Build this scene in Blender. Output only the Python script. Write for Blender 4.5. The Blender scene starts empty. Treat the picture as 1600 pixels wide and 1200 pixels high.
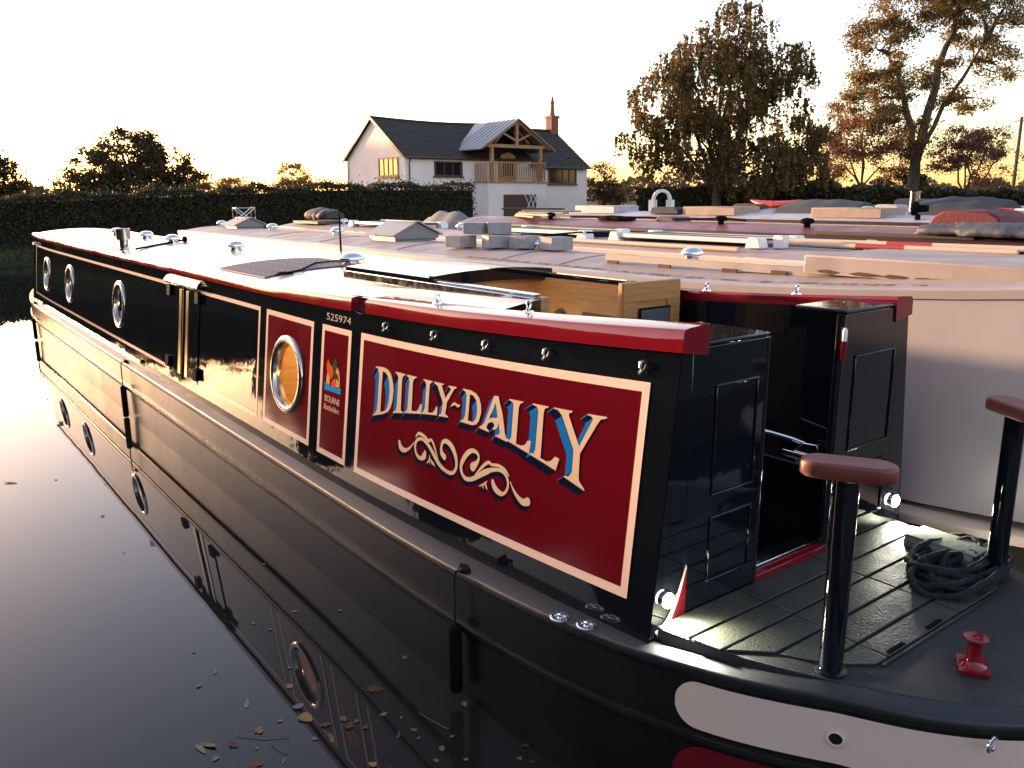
import bpy, math, random
import numpy as np
from mathutils import Vector, Matrix, noise
from mathutils.geometry import tessellate_polygon
R_ = math.radians
sc = bpy.context.scene
col = sc.collection

# ------------------------------------------------------------------ camera
cam = bpy.data.cameras.new('camera')
cam.sensor_width = 36.0
cam.lens = 29.025
cam.clip_start = 0.05
cam.clip_end = 6000
cam_o = bpy.data.objects.new('camera', cam)
col.objects.link(cam_o)
rt = Vector((.79580495, -.60554024, -.00393703))
dn = Vector((-.13694305, -.17363075, -.97524303))
fw = Vector((.58986531, .77664238, -.22110074))
M = Matrix((( rt.x, -dn.x, -fw.x, 0), (rt.y, -dn.y, -fw.y, 0), (rt.z, -dn.z, -fw.z, 2.274), (0, 0, 0, 1)))
cam_o.matrix_world = M
sc.camera = cam_o

# ------------------------------------------------------------------ sky, sun, exposure
SUN_AZ = R_(-13)      # measured from +Y towards +X
SUN_EL = R_(4.2)
w = bpy.data.worlds.new('World'); sc.world = w; w.use_nodes = True
nt = w.node_tree; nt.nodes.clear()
sky = nt.nodes.new('ShaderNodeTexSky'); sky.sky_type = 'NISHITA'; sky.sun_disc = False
sky.sun_elevation = SUN_EL; sky.sun_rotation = SUN_AZ
sky.altitude = 60; sky.air_density = 1.0; sky.dust_density = 1.1; sky.ozone_density = 1.35
bg = nt.nodes.new('ShaderNodeBackground'); bg.inputs['Strength'].default_value = 0.15
out = nt.nodes.new('ShaderNodeOutputWorld')
tint = nt.nodes.new('ShaderNodeMix'); tint.data_type = 'RGBA'; tint.blend_type = 'MULTIPLY'; tint.inputs['Factor'].default_value = 1.0
tint.inputs['B'].default_value = (1.0, 0.84, 0.88, 1)
hsv = nt.nodes.new('ShaderNodeHueSaturation'); hsv.inputs['Saturation'].default_value = .94
nt.links.new(sky.outputs['Color'], hsv.inputs['Color'])
nt.links.new(hsv.outputs['Color'], tint.inputs['A'])
nt.links.new(tint.outputs['Result'], bg.inputs['Color'])
nt.links.new(bg.outputs['Background'], out.inputs['Surface'])
sun = bpy.data.lights.new('sun', 'SUN'); sun.energy = 2.0; sun.angle = R_(2.0); sun.color = (1.0, .66, .36)
sun_o = bpy.data.objects.new('sun', sun); col.objects.link(sun_o)
sd = Vector((math.sin(SUN_AZ)*math.cos(SUN_EL), math.cos(SUN_AZ)*math.cos(SUN_EL), math.sin(SUN_EL)))
sun_o.rotation_euler = sd.to_track_quat('Z', 'Y').to_euler()
sun_o.location = sd*60
vs = sc.view_settings
vs.view_transform = 'Standard'; vs.look = 'None'; vs.gamma = 1.0; vs.use_curve_mapping = False
vs.exposure = 2.85
sc.cycles.use_denoising = True
sc.cycles.max_bounces = 8
sc.cycles.caustics_reflective = False; sc.cycles.caustics_refractive = False
sc.cycles.sample_clamp_indirect = 6.0

# ------------------------------------------------------------------ helpers
def mat(name, c, rough=.5, metal=0.0, c2=None, scale=6.0, rvar=0.0, bump=0.0, bscale=40.0, ior=1.5, coat=0.0,
        emit=None, estr=0.0, stretch=None, detail=4.0, lo=.35, hi=.65):
    m = bpy.data.materials.new(name); m.use_nodes = True
    n = m.node_tree.nodes; l = m.node_tree.links; b = n['Principled BSDF']
    b.inputs['Base Color'].default_value = (*c, 1); b.inputs['Roughness'].default_value = rough
    b.inputs['Metallic'].default_value = metal; b.inputs['IOR'].default_value = ior
    if coat: b.inputs['Coat Weight'].default_value = coat; b.inputs['Coat Roughness'].default_value = .04
    if emit: b.inputs['Emission Color'].default_value = (*emit, 1); b.inputs['Emission Strength'].default_value = estr
    if c2 or rvar or bump:
        tc = n.new('ShaderNodeTexCoord'); mp = n.new('ShaderNodeMapping')
        if stretch: mp.inputs['Scale'].default_value = stretch
        l.new(tc.outputs['Object'], mp.inputs['Vector'])
    if c2 or rvar:
        tx = n.new('ShaderNodeTexNoise'); tx.inputs['Scale'].default_value = scale; tx.inputs['Detail'].default_value = detail
        l.new(mp.outputs['Vector'], tx.inputs['Vector'])
        if c2:
            mr = n.new('ShaderNodeMapRange'); mr.inputs['From Min'].default_value = lo; mr.inputs['From Max'].default_value = hi
            mx = n.new('ShaderNodeMix'); mx.data_type = 'RGBA'
            mx.inputs['A'].default_value = (*c, 1); mx.inputs['B'].default_value = (*c2, 1)
            l.new(tx.outputs['Fac'], mr.inputs['Value']); l.new(mr.outputs['Result'], mx.inputs['Factor']); l.new(mx.outputs['Result'], b.inputs['Base Color'])
        if rvar:
            m2 = n.new('ShaderNodeMapRange'); m2.inputs['From Min'].default_value = .3; m2.inputs['From Max'].default_value = .7
            m2.inputs['To Min'].default_value = max(0, rough-rvar); m2.inputs['To Max'].default_value = rough+rvar
            l.new(tx.outputs['Fac'], m2.inputs['Value']); l.new(m2.outputs['Result'], b.inputs['Roughness'])
    if bump:
        t2 = n.new('ShaderNodeTexNoise'); t2.inputs['Scale'].default_value = bscale; t2.inputs['Detail'].default_value = 4
        l.new(mp.outputs['Vector'], t2.inputs['Vector'])
        bp = n.new('ShaderNodeBump'); bp.inputs['Strength'].default_value = bump; bp.inputs['Distance'].default_value = .01
        l.new(t2.outputs['Fac'], bp.inputs['Height']); l.new(bp.outputs['Normal'], b.inputs['Normal'])
    return m

def leafmat(name, c, c2, trans=.35):
    m = bpy.data.materials.new(name); m.use_nodes = True
    n = m.node_tree.nodes; l = m.node_tree.links; b = n['Principled BSDF']
    b.inputs['Roughness'].default_value = .6; b.inputs['Specular IOR Level'].default_value = .2
    ge = n.new('ShaderNodeNewGeometry'); mx = n.new('ShaderNodeMix'); mx.data_type = 'RGBA'
    tc = n.new('ShaderNodeTexCoord'); tx = n.new('ShaderNodeTexNoise'); tx.inputs['Scale'].default_value = .45
    l.new(tc.outputs['Object'], tx.inputs['Vector'])
    ad = n.new('ShaderNodeMath'); ad.operation = 'ADD'
    l.new(ge.outputs['Random Per Island'], ad.inputs[0]); l.new(tx.outputs['Fac'], ad.inputs[1])
    mr = n.new('ShaderNodeMapRange'); mr.inputs['From Min'].default_value = .5; mr.inputs['From Max'].default_value = 1.4
    l.new(ad.outputs[0], mr.inputs['Value']); l.new(mr.outputs['Result'], mx.inputs['Factor'])
    mx.inputs['A'].default_value = (*c, 1); mx.inputs['B'].default_value = (*c2, 1)
    l.new(mx.outputs['Result'], b.inputs['Base Color'])
    tr = n.new('ShaderNodeBsdfTranslucent'); l.new(mx.outputs['Result'], tr.inputs['Color'])
    ms = n.new('ShaderNodeMixShader'); ms.inputs['Fac'].default_value = trans
    o = n['Material Output']
    l.new(b.outputs['BSDF'], ms.inputs[1]); l.new(tr.outputs['BSDF'], ms.inputs[2]); l.new(ms.outputs['Shader'], o.inputs['Surface'])
    return m

def glassmat(name, tint=(.9, .9, .9)):
    m = bpy.data.materials.new(name); m.use_nodes = True
    n = m.node_tree.nodes; l = m.node_tree.links; n.remove(n['Principled BSDF'])
    tr = n.new('ShaderNodeBsdfTransparent'); tr.inputs['Color'].default_value = (*tint, 1)
    gl = n.new('ShaderNodeBsdfGlossy'); gl.inputs['Roughness'].default_value = .02
    fr = n.new('ShaderNodeFresnel'); ge = n.new('ShaderNodeNewGeometry'); mr = n.new('ShaderNodeMapRange')
    mr.inputs['To Min'].default_value = 1.5; mr.inputs['To Max'].default_value = 1/1.5
    l.new(ge.outputs['Backfacing'], mr.inputs['Value']); l.new(mr.outputs['Result'], fr.inputs['IOR'])
    ms = n.new('ShaderNodeMixShader')
    l.new(fr.outputs['Fac'], ms.inputs['Fac']); l.new(tr.outputs[0], ms.inputs[1]); l.new(gl.outputs[0], ms.inputs[2])
    l.new(ms.outputs['Shader'], n['Material Output'].inputs['Surface'])
    return m

class MB:
    def __init__(s): s.v = []; s.f = []; s.m = []
    def add(s, vs, fs, mi=0):
        o = len(s.v); s.v += [tuple(p) for p in vs]
        for f in fs: s.f.append(tuple(i+o for i in f)); s.m.append(mi)
        return s
    def box(s, x0, x1, y0, y1, z0, z1, mi=0):
        x0, x1 = sorted((x0, x1)); y0, y1 = sorted((y0, y1)); z0, z1 = sorted((z0, z1))
        return s.add([(x0,y0,z0),(x1,y0,z0),(x1,y1,z0),(x0,y1,z0),(x0,y0,z1),(x1,y0,z1),(x1,y1,z1),(x0,y1,z1)],
              [(0,3,2,1),(4,5,6,7),(0,1,5,4),(1,2,6,5),(2,3,7,6),(3,0,4,7)], mi)
    def beam(s, a, b, w, h, mi=0, up=(0, 0, 1)):
        a = Vector(a); b = Vector(b); d = (b-a).normalized(); u = Vector(up)
        if abs(d.dot(u)) > .98: u = Vector((1, 0, 0))
        r = d.cross(u).normalized(); u = r.cross(d).normalized()
        vs = []
        for p in (a, b):
            for i, j in ((-1,-1),(1,-1),(1,1),(-1,1)): vs.append(p + r*i*w/2 + u*j*h/2)
        return s.add(vs, [(0,1,2,3),(7,6,5,4),(0,4,5,1),(1,5,6,2),(2,6,7,3),(3,7,4,0)], mi)
    def tube(s, pts, r, n=10, mi=0, cap=True):
        pts = [Vector(p) for p in pts]; k = len(pts); rs = r if isinstance(r, (list, tuple)) else [r]*k
        vs = []; pu = None
        for i, p in enumerate(pts):
            d = (pts[min(i+1, k-1)]-pts[max(i-1, 0)]).normalized()
            u = pu if pu is not None else (Vector((0,0,1)) if abs(d.z) < .9 else Vector((1,0,0)))
            a = d.cross(u)
            if a.length < 1e-4: a = d.orthogonal()
            a.normalize(); u = a.cross(d).normalized(); pu = u
            for j in range(n):
                t = 2*math.pi*j/n; vs.append(p + (a*math.cos(t)+u*math.sin(t))*rs[i])
        fs = [(i*n+j, i*n+(j+1) % n, (i+1)*n+(j+1) % n, (i+1)*n+j) for i in range(k-1) for j in range(n)]
        if cap: fs += [tuple(range(n))[::-1], tuple((k-1)*n+j for j in range(n))]
        return s.add(vs, fs, mi)
    def lathe(s, prof, c=(0,0,0), ax=(0,0,1), n=24, mi=0, cap=True):
        q = Vector((0,0,1)).rotation_difference(Vector(ax)); c = Vector(c); vs = []
        for r, z in prof:
            for j in range(n):
                t = 2*math.pi*j/n; vs.append(c + q @ Vector((r*math.cos(t), r*math.sin(t), z)))
        k = len(prof)
        fs = [(i*n+j, i*n+(j+1) % n, (i+1)*n+(j+1) % n, (i+1)*n+j) for i in range(k-1) for j in range(n)]
        if cap: fs += [tuple(range(n))[::-1], tuple((k-1)*n+j for j in range(n))]
        return s.add(vs, fs, mi)
    def grid(s, rows, mi=0, close=False):
        n = len(rows[0]); vs = [p for r in rows for p in r]
        fs = [(i*n+j, i*n+(j+1) % n, (i+1)*n+(j+1) % n, (i+1)*n+j) for i in range(len(rows)-1) for j in range(n if close else n-1)]
        return s.add(vs, fs, mi)
    def prism(s, poly, z0, z1, mi=0, fn=None):
        fn = fn or (lambda x, y, z: (x, y, z)); n = len(poly)
        vs = [fn(x, y, z0) for x, y in poly]+[fn(x, y, z1) for x, y in poly]
        return s.add(vs, [tuple(range(n))[::-1], tuple(range(n, 2*n))]+[(i, (i+1) % n, (i+1) % n+n, i+n) for i in range(n)], mi)
    def build(s, name, mats, parent=None, smooth=35, bevel=0.0, fix=True):
        me = bpy.data.meshes.new(name); me.from_pydata(s.v, [], s.f)
        if not isinstance(mats, (list, tuple)): mats = [mats]
        for m in mats: me.materials.append(m)
        if len(mats) > 1: me.polygons.foreach_set('material_index', s.m)
        if fix:
            import bmesh
            bm = bmesh.new(); bm.from_mesh(me); bmesh.ops.recalc_face_normals(bm, faces=bm.faces); bm.to_mesh(me); bm.free()
        if smooth:
            me.shade_smooth(); me.set_sharp_from_angle(angle=R_(smooth))
        me.update()
        o = bpy.data.objects.new(name, me); col.objects.link(o)
        if parent:
            o.parent = parent
            o.matrix_parent_inverse = Matrix.Translation(parent.location).inverted() if parent.location.length else Matrix()
        if bevel:
            b = o.modifiers.new('bevel', 'BEVEL'); b.width = bevel; b.segments = 2; b.limit_method = 'ANGLE'
        return o

def tag(o, label, cat=None, group=None, kind=None):
    if label: o['label'] = label
    if cat: o['category'] = cat
    if group: o['group'] = group
    if kind: o['kind'] = kind
    return o
def thing(name, label, cat, loc=(0, 0, 0), group=None):
    o = bpy.data.objects.new(name, None); col.objects.link(o); o.location = loc; o.empty_display_size = .1
    return tag(o, label, cat, group)
def quads(P, N, size, rng, aspect=.6, droop=None):
    """leaf quads (numpy): P centres, size per leaf"""
    n = len(P); a = rng.normal(size=(n, 3)); a /= np.linalg.norm(a, axis=1)[:, None]
    if droop is not None: a = a*(1-droop)+np.array([0, 0, -1.0])*droop; a /= np.linalg.norm(a, axis=1)[:, None]
    b = rng.normal(size=(n, 3)); b -= (b*a).sum(1)[:, None]*a; b /= np.linalg.norm(b, axis=1)[:, None]
    s = (size*rng.uniform(.6, 1.3, n))[:, None]
    V = np.stack([P-a*s*.5, P+b*s*.5*aspect, P+a*s*.5, P-b*s*.5*aspect], 1).reshape(-1, 3)
    return V
def quadmesh(name, V, m, parent=None):
    n = len(V)//4; me = bpy.data.meshes.new(name)
    me.vertices.add(len(V)); me.vertices.foreach_set('co', V.astype(np.float32).ravel())
    me.loops.add(len(V)); me.loops.foreach_set('vertex_index', np.arange(len(V), dtype=np.int32))
    me.polygons.add(n); me.polygons.foreach_set('loop_start', np.arange(n, dtype=np.int32)*4)
    me.materials.append(m); me.update(calc_edges=True); me.validate()
    o = bpy.data.objects.new(name, me); col.objects.link(o)
    if parent:
        o.parent = parent; o.matrix_parent_inverse = Matrix.Translation(parent.location).inverted()
    return o

# ------------------------------------------------------------------ materials
BLACK = mat('gloss_black', (.005, .006, .009), .035, rvar=.02, scale=1.5, bump=.22, bscale=2.2)
HULL = mat('hull_black', (.007, .0065, .006), .26, rvar=.035, scale=2.5, bump=.2, bscale=1.8, c2=(.011, .010, .009), detail=6, ior=1.44)
GUN = mat('gunwale_black', (.014, .014, .015), .38, rvar=.04, scale=4, bump=.12, bscale=160)
RED = mat('gloss_maroon', (.17, .006, .012), .06, rvar=.03, scale=2)
REDP = mat('panel_maroon', (.108, .003, .008), .09, rvar=.03, scale=2)
CREAM = mat('cream_paint', (.82, .57, .45), .12)
LETC = mat('letter_cream', (.66, .46, .31), .10)
BLUE = mat('sign_blue', (.008, .14, .40), .10)
NAVY = mat('sign_navy', (.004, .008, .025), .10)
ROOFW = mat('roof_cream', (.60, .56, .51), .20, c2=(.52, .48, .44), scale=2.2, rvar=.05)
PRING = mat('porthole_metal', (.60, .53, .45), .16, 1.0, rvar=.05, scale=20)
STEEL = mat('stainless', (.62, .62, .62), .12, 1.0, rvar=.05, scale=20)
CHROME = mat('chrome', (.8, .8, .8), .05, 1.0)
BRASS = mat('door_edge_brass', (.42, .34, .2), .18, 1.0)
OAK = mat('oak_lining', (.50, .27, .10), .4, c2=(.40, .20, .07), scale=5, stretch=(1, 1, 14), bump=.05)
OAKX = mat('oak_door', (.47, .22, .07), .45, c2=(.37, .165, .05), scale=5, stretch=(1, 1, 12), bump=.05)
TEAK = mat('red_pad', (.17, .035, .025), .5, c2=(.14, .03, .02), scale=14, bump=.1, bscale=60)
RUB = mat('black_rubber', (.008, .008, .008), .85); RUB.node_tree.nodes['Principled BSDF'].inputs['Specular IOR Level'].default_value = .02
HOOK = mat('hook_steel', (.85, .83, .80), .38, 1.0)
ROPE = mat('black_rope', (.006, .006, .006), .9, bump=1.0, bscale=220)
PANE = glassmat('window_glass')
BOARD = mat('deck_board', (.036, .037, .027), .46, c2=(.014, .015, .011), scale=7, bump=.35, bscale=90, lo=.3, hi=.7, rvar=.1)
DECK = mat('deck_black', (.010, .010, .010), .55, c2=(.018, .017, .015), scale=10, bump=.5, bscale=240)
SOLAR = mat('solar_cells', (.06, .05, .075), .6, c2=(.075, .065, .09), scale=12); SOLAR.node_tree.nodes['Principled BSDF'].inputs['Specular IOR Level'].default_value = .15
WHITEP = mat('white_plastic', (.72, .70, .70), .35)
RUSTG = mat('rust', (.10, .035, .015), .8, c2=(.05, .02, .01), scale=25)
LETTERS={
 'D1':([[(3.9843,0.7743),(3.8954,0.7806),(3.8509,0.7747),(3.8149,0.7559),(3.7879,0.7149),(3.7755,0.6696),(3.7811,0.6166),(3.7969,0.5759),(3.8226,0.5499),(3.8737,0.5287),(3.9909,0.4985),(3.9866,0.5058),(3.9625,0.5176),(3.947,0.54),(3.9431,0.5896),(3.942,0.6775),(3.9422,0.7356),(3.9576,0.7625),(3.9857,0.7693)],[(3.9055,0.7591),(3.8727,0.755),(3.8465,0.7396),(3.8281,0.709),(3.8175,0.6631),(3.8211,0.6148),(3.8328,0.5697),(3.8565,0.5487),(3.9051,0.5338),(3.9067,0.6345)]],(0.0366,-0.0429)),
 'I':([[(3.7653,0.7745),(3.6624,0.7754),(3.6654,0.7704),(3.6894,0.7593),(3.6945,0.7424),(3.69,0.5848),(3.6798,0.5772),(3.6615,0.5771),(3.6607,0.5712),(3.7674,0.5534),(3.7663,0.5598),(3.7441,0.5708),(3.7326,0.5916),(3.7337,0.7462),(3.7449,0.7609),(3.7665,0.7696)]],(0.0324,-0.0385)),
 'L1':([[(3.6463,0.7758),(3.5494,0.7762),(3.5513,0.7714),(3.5779,0.761),(3.5845,0.7442),(3.5805,0.5979),(3.5353,0.6009),(3.5114,0.6172),(3.4979,0.6451),(3.4827,0.6467),(3.4847,0.5968),(3.6519,0.5736),(3.65,0.58),(3.6311,0.5879),(3.622,0.601),(3.6198,0.7438),(3.6285,0.7631),(3.6473,0.7697)]],(0.0308,-0.0365)),
 'L2':([[(3.4826,0.7754),(3.3978,0.7754),(3.3997,0.7708),(3.4189,0.7607),(3.4231,0.7491),(3.4214,0.6156),(3.3814,0.62),(3.363,0.635),(3.3511,0.6553),(3.3391,0.6564),(3.3377,0.615),(3.4832,0.598),(3.4797,0.604),(3.464,0.6138),(3.4539,0.6334),(3.4539,0.7491),(3.465,0.7631),(3.4844,0.7702)]],(0.029,-0.0337)),
 'Y1':([[(3.3832,0.7756),(3.2954,0.7763),(3.2972,0.7717),(3.3146,0.7663),(3.2732,0.7099),(3.2297,0.7609),(3.2537,0.7674),(3.253,0.7735),(3.1824,0.7759),(3.1855,0.7704),(3.2034,0.7633),(3.2574,0.6908),(3.2653,0.6327),(3.2385,0.6251),(3.2379,0.6205),(3.3239,0.6143),(3.3206,0.6196),(3.2996,0.6301),(3.2935,0.6852),(3.3511,0.7591),(3.3849,0.7697)]],(0.0257,-0.0305)),
 'hy':([[(3.2221,0.6757),(3.213,0.6933),(3.1915,0.7029),(3.1679,0.6959),(3.1419,0.6966),(3.1516,0.6858),(3.1659,0.6807),(3.1897,0.6896),(3.2078,0.6826)]],(0.0119,-0.0142)),
 'D2':([[(3.1304,0.7759),(3.0652,0.7765),(3.025,0.7685),(2.9946,0.7504),(2.9766,0.7206),(2.9717,0.6849),(2.9838,0.6463),(3.0056,0.6263),(3.0364,0.6178),(3.1351,0.619),(3.1321,0.6246),(3.1076,0.6341),(3.096,0.6569),(3.0974,0.7481),(3.1068,0.7633),(3.1313,0.7716)],[(3.0699,0.7582),(3.0408,0.7541),(3.0172,0.737),(3.0062,0.708),(3.0047,0.6715),(3.0139,0.6455),(3.0314,0.6335),(3.071,0.634)]],(0.0301,-0.0303)),
 'A':([[(2.8827,0.7773),(2.8518,0.7786),(2.8099,0.702),(2.7831,0.6237),(2.7743,0.611),(2.7633,0.5987),(2.7619,0.589),(2.851,0.6004),(2.8517,0.6052),(2.8284,0.6101),(2.8189,0.6204),(2.8358,0.6636),(2.8375,0.6518),(2.8418,0.6378),(2.8616,0.6247),(2.8792,0.6289),(2.8679,0.6352),(2.8636,0.646),(2.8764,0.6578),(2.8952,0.6568),(2.9132,0.6451),(2.9219,0.629),(2.9149,0.6214),(2.9019,0.6163),(2.9018,0.609),(2.9793,0.6157),(2.9784,0.6206),(2.9525,0.6341),(2.9386,0.6497)],[(2.8666,0.7479),(2.9088,0.6663),(2.8889,0.6782),(2.8594,0.6785),(2.8459,0.6878)]],(0.03,-0.0299)),
 'L3':([[(2.772,0.7784),(2.6739,0.7797),(2.6744,0.7748),(2.694,0.7677),(2.7013,0.7482),(2.6994,0.5941),(2.6631,0.5906),(2.6379,0.5996),(2.6206,0.6211),(2.5993,0.6219),(2.607,0.5665),(2.7763,0.5973),(2.7709,0.6032),(2.7462,0.6027),(2.7358,0.6158),(2.7381,0.754),(2.7479,0.7676),(2.7731,0.7734)]],(0.0347,-0.0267)),
 'L4':([[(2.6088,0.7813),(2.5072,0.7821),(2.5082,0.7774),(2.5291,0.7709),(2.5344,0.7506),(2.5287,0.5631),(2.4901,0.5561),(2.4639,0.5629),(2.4494,0.5746),(2.4377,0.5864),(2.4115,0.5817),(2.4269,0.5303),(2.6041,0.566),(2.5991,0.5717),(2.5763,0.5723),(2.5675,0.5904),(2.5692,0.7527),(2.5818,0.7707),(2.611,0.7763)]],(0.0484,-0.0286)),
 'Y2':([[(2.474,0.7832),(2.3597,0.7841),(2.3601,0.7796),(2.3784,0.773),(2.3797,0.7642),(2.3028,0.6516),(2.2414,0.7656),(2.2426,0.7737),(2.2555,0.7795),(2.2725,0.7804),(2.2732,0.7853),(2.166,0.7878),(2.1652,0.7824),(2.1977,0.7735),(2.2135,0.7531),(2.2939,0.6242),(2.2888,0.5379),(2.2832,0.5167),(2.2469,0.4884),(2.2513,0.4848),(2.3747,0.5152),(2.3728,0.5201),(2.3473,0.5226),(2.3299,0.5435),(2.3327,0.6326),(2.42,0.7567),(2.4463,0.7755),(2.4744,0.7786)]],(0.0396,-0.0258)),
}
STROKES=[
 [(3.6814,0.4138,0.0108),(3.6635,0.3878,0.0158),(3.6243,0.3812,0.0122),(3.5838,0.397,0.0069),(3.5542,0.4201,0.0041),(3.5313,0.443,0.0017)],
 [(3.4222,0.4137,0.0098),(3.4307,0.3906,0.0172),(3.4614,0.3732,0.01),(3.4989,0.3834,0.0088),(3.5191,0.4128,0.0088),(3.5163,0.447,0.0089),(3.4873,0.4684,0.0087),(3.443,0.4709,0.0079),(3.3874,0.449,0.0097),(3.3401,0.4167,0.0116),(3.2934,0.3848,0.0114),(3.2407,0.364,0.0094),(3.1829,0.3594,0.0091),(3.149,0.3751,0.0092),(3.1369,0.4091,0.0097),(3.1512,0.4509,0.0131),(3.1881,0.4884,0.0139),(3.2348,0.5043,0.0119),(3.2665,0.4959,0.0094),(3.2781,0.4708,0.0088),(3.2715,0.44,0.0131),(3.2447,0.4249,0.015)],
 [(3.5212,0.4709,0.0027),(3.4953,0.495,0.008),(3.4457,0.4917,0.0086),(3.3997,0.4756,0.0085),(3.3767,0.4861,0.0064),(3.3514,0.4702,0.0071),(3.3259,0.4382,0.0058),(3.2999,0.4019,0.0025)],
 [(3.0021,0.4289,0.0221),(2.9755,0.4518,0.0121),(2.9619,0.4761,0.0078),(2.9744,0.4973,0.0079),(3.0122,0.5029,0.0104),(3.051,0.4844,0.0134),(3.0842,0.4468,0.0134),(3.0984,0.4084,0.0107),(3.0824,0.3763,0.0094),(3.0496,0.3614,0.01),(3.0052,0.3692,0.0105),(2.9499,0.3988,0.0131),(2.8959,0.4277,0.0138),(2.8558,0.4447,0.0098),(2.8019,0.456,0.008),(2.7601,0.4482,0.0074),(2.7344,0.4227,0.0073),(2.7316,0.3882,0.0073),(2.7544,0.3593,0.0079),(2.788,0.3557,0.0126),(2.8247,0.3712,0.0146),(2.8419,0.3948,0.0102)],
 [(2.9791,0.3968,0.0023),(2.94,0.4333,0.0067),(2.9078,0.4614,0.0083),(2.8811,0.4746,0.0072),(2.8591,0.4685,0.006),(2.8113,0.4741,0.007),(2.7625,0.4655,0.0069),(2.7274,0.444,0.0021)],
 [(2.7177,0.4222,0.0013),(2.6853,0.3884,0.0062),(2.6494,0.364,0.0107),(2.6159,0.3536,0.0146),(2.5868,0.3625,0.0188)],
 [(3.3767,0.4067,0.002),(3.3787,0.3828,0.0058),(3.3979,0.3622,0.002)],
 [(3.3709,0.3892,0.0026),(3.35,0.3749,0.0077),(3.3228,0.3636,0.0016)],
 [(3.3747,0.3719,0.0039),(3.3698,0.3612,0.0016)],
 [(2.9419,0.3517,0.0017),(2.909,0.3661,0.0055),(2.8831,0.3865,0.0017)],
 [(2.8923,0.375,0.0022),(2.8882,0.361,0.0061),(2.8766,0.3495,0.0014)],
 [(2.9109,0.3536,0.0039),(2.9065,0.3478,0.0022)],
]
LOGO=[
 ('orange',[(4.5918,0.7325),(4.559,0.7042),(4.5267,0.6935),(4.5045,0.6543),(4.5191,0.6287),(4.5439,0.613),(4.5641,0.6332),(4.591,0.6485),(4.607,0.6931)]),
 ('peach',[(4.5908,0.6466),(4.5595,0.632),(4.5477,0.585),(4.6018,0.5858),(4.6003,0.6195)]),
 ('peach2',[(4.4647,0.7008),(4.4339,0.6806),(4.4177,0.6372),(4.4182,0.5835),(4.487,0.5797),(4.4698,0.6192),(4.4797,0.6659)]),
 ('green',[(4.4937,0.7484),(4.4685,0.7328),(4.4683,0.7022),(4.4863,0.6629),(4.5007,0.6587),(4.5141,0.676),(4.5164,0.7182)]),
 ('green2',[(4.4795,0.664),(4.4528,0.6585),(4.4354,0.6421),(4.4243,0.6209),(4.458,0.6289),(4.4881,0.6259),(4.5001,0.6317),(4.4955,0.6518)]),
 ('orange',[(4.5096,0.6225),(4.4793,0.6254),(4.4632,0.6145),(4.4703,0.5863),(4.5335,0.562),(4.5325,0.5915)]),
 ('blue',[(4.6199,0.5847),(4.548,0.5869),(4.5427,0.5644),(4.5129,0.5753),(4.3963,0.5796),(4.3949,0.5461),(4.6167,0.5417)]),
]

# ------------------------------------------------------------------ the narrowboat in front: its surfaces as functions
XC = 2.87
def gz(y): return .587 + .0129*max(0, 4.85-max(y, 1.2))**2 + .006*max(0, y-14)**2
def side(y, v, off=0.0, s=1):
    x = 2.008 + .1115*v - off
    return (x if s > 0 else 2*XC-x, y, gz(y)+v)
def lerp(a, b, t): return a+(b-a)*max(0, min(1, t))
def vb(y): return lerp(1.026, 1.050, (5.5-y)/1.5)
def vt(y): return lerp(1.10, 1.132, (5.5-y)/1.5)
def zroof(x, y): return gz(y)+vt(y)-.012 + .072*(1-((x-XC)/.74)**2)
def catmull(P, k=6, closed=False):
    P = [np.array(p, float) for p in P]; n = len(P); o = []
    for i in range(n if closed else n-1):
        g = (lambda j: P[j % n]) if closed else (lambda j: P[max(0, min(n-1, j))])
        a, b, c, d = g(i-1), g(i), g(i+1), g(i+2)
        for j in range(k):
            t = j/k; o.append(.5*((2*b)+(c-a)*t+(2*a-5*b+4*c-d)*t*t+(3*b-a-3*c+d)*t**3))
    if not closed: o.append(P[-1])
    return o
SN = Vector((-1, 0, .1115)).normalized()

boat = thing('narrowboat', 'black and maroon narrowboat lettered DILLY-DALLY, nearest boat with lit stern deck', 'narrowboat')

# hull: plan outline swept with a section of gunwale, rubbing strakes and sides
half = [(0, .66), (.2, .69), (.39, .80), (.56, .98), (.70, 1.22), (.81, 1.46), (.87, 1.66), (.925, 1.9), (.975, 2.3), (.992, 2.9), (.984, 3.5), (.964, 4.6), (.964, 7), (.964, 10), (.964, 13), (.964, 15), (.92, 16.1), (.75, 17.2), (.44, 18.2), (.14, 18.85), (0, 19.0)]
hp = catmull(half, 5)
loop = [(XC-a, b) for a, b in hp] + [(XC+a, b) for a, b in hp[-2:0:-1]]
def normals(loop):
    o = []; n = len(loop)
    for i in range(n):
        d = Vector(loop[(i+1) % n])-Vector(loop[i-1]); o.append(Vector((-d.y, d.x)).normalized())
    return o
LN = normals(loop)
def sweep(mb, prof, idx=None, close=True, zf=gz, mi=0):
    idx = idx if idx is not None else range(len(loop))
    rows = []
    for off, dz in prof:
        rows.append([(loop[i][0]+LN[i].x*off, loop[i][1]+LN[i].y*off, zf(loop[i][1])+dz) for i in idx])
    return mb.grid(rows, mi, close)
sg = 1 if Vector((loop[40][0]-XC, 0)).dot(LN[40]) > 0 else -1
LN = [n*sg for n in LN]
hull = sweep(MB(), [(-.012, -.045), (-.014, -.252), (.006, -.256), (.011, -.270), (.006, -.286), (-.014, -.290), (-.02, -.60), (-.05, -.95)]).build('hull', HULL, boat)
sweep(MB(), [(-.17, .002), (-.008, .002), (-.001, -.004), (0, -.030), (-.004, -.042), (-.012, -.046)]).build('gunwale', GUN, boat, smooth=50)

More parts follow.
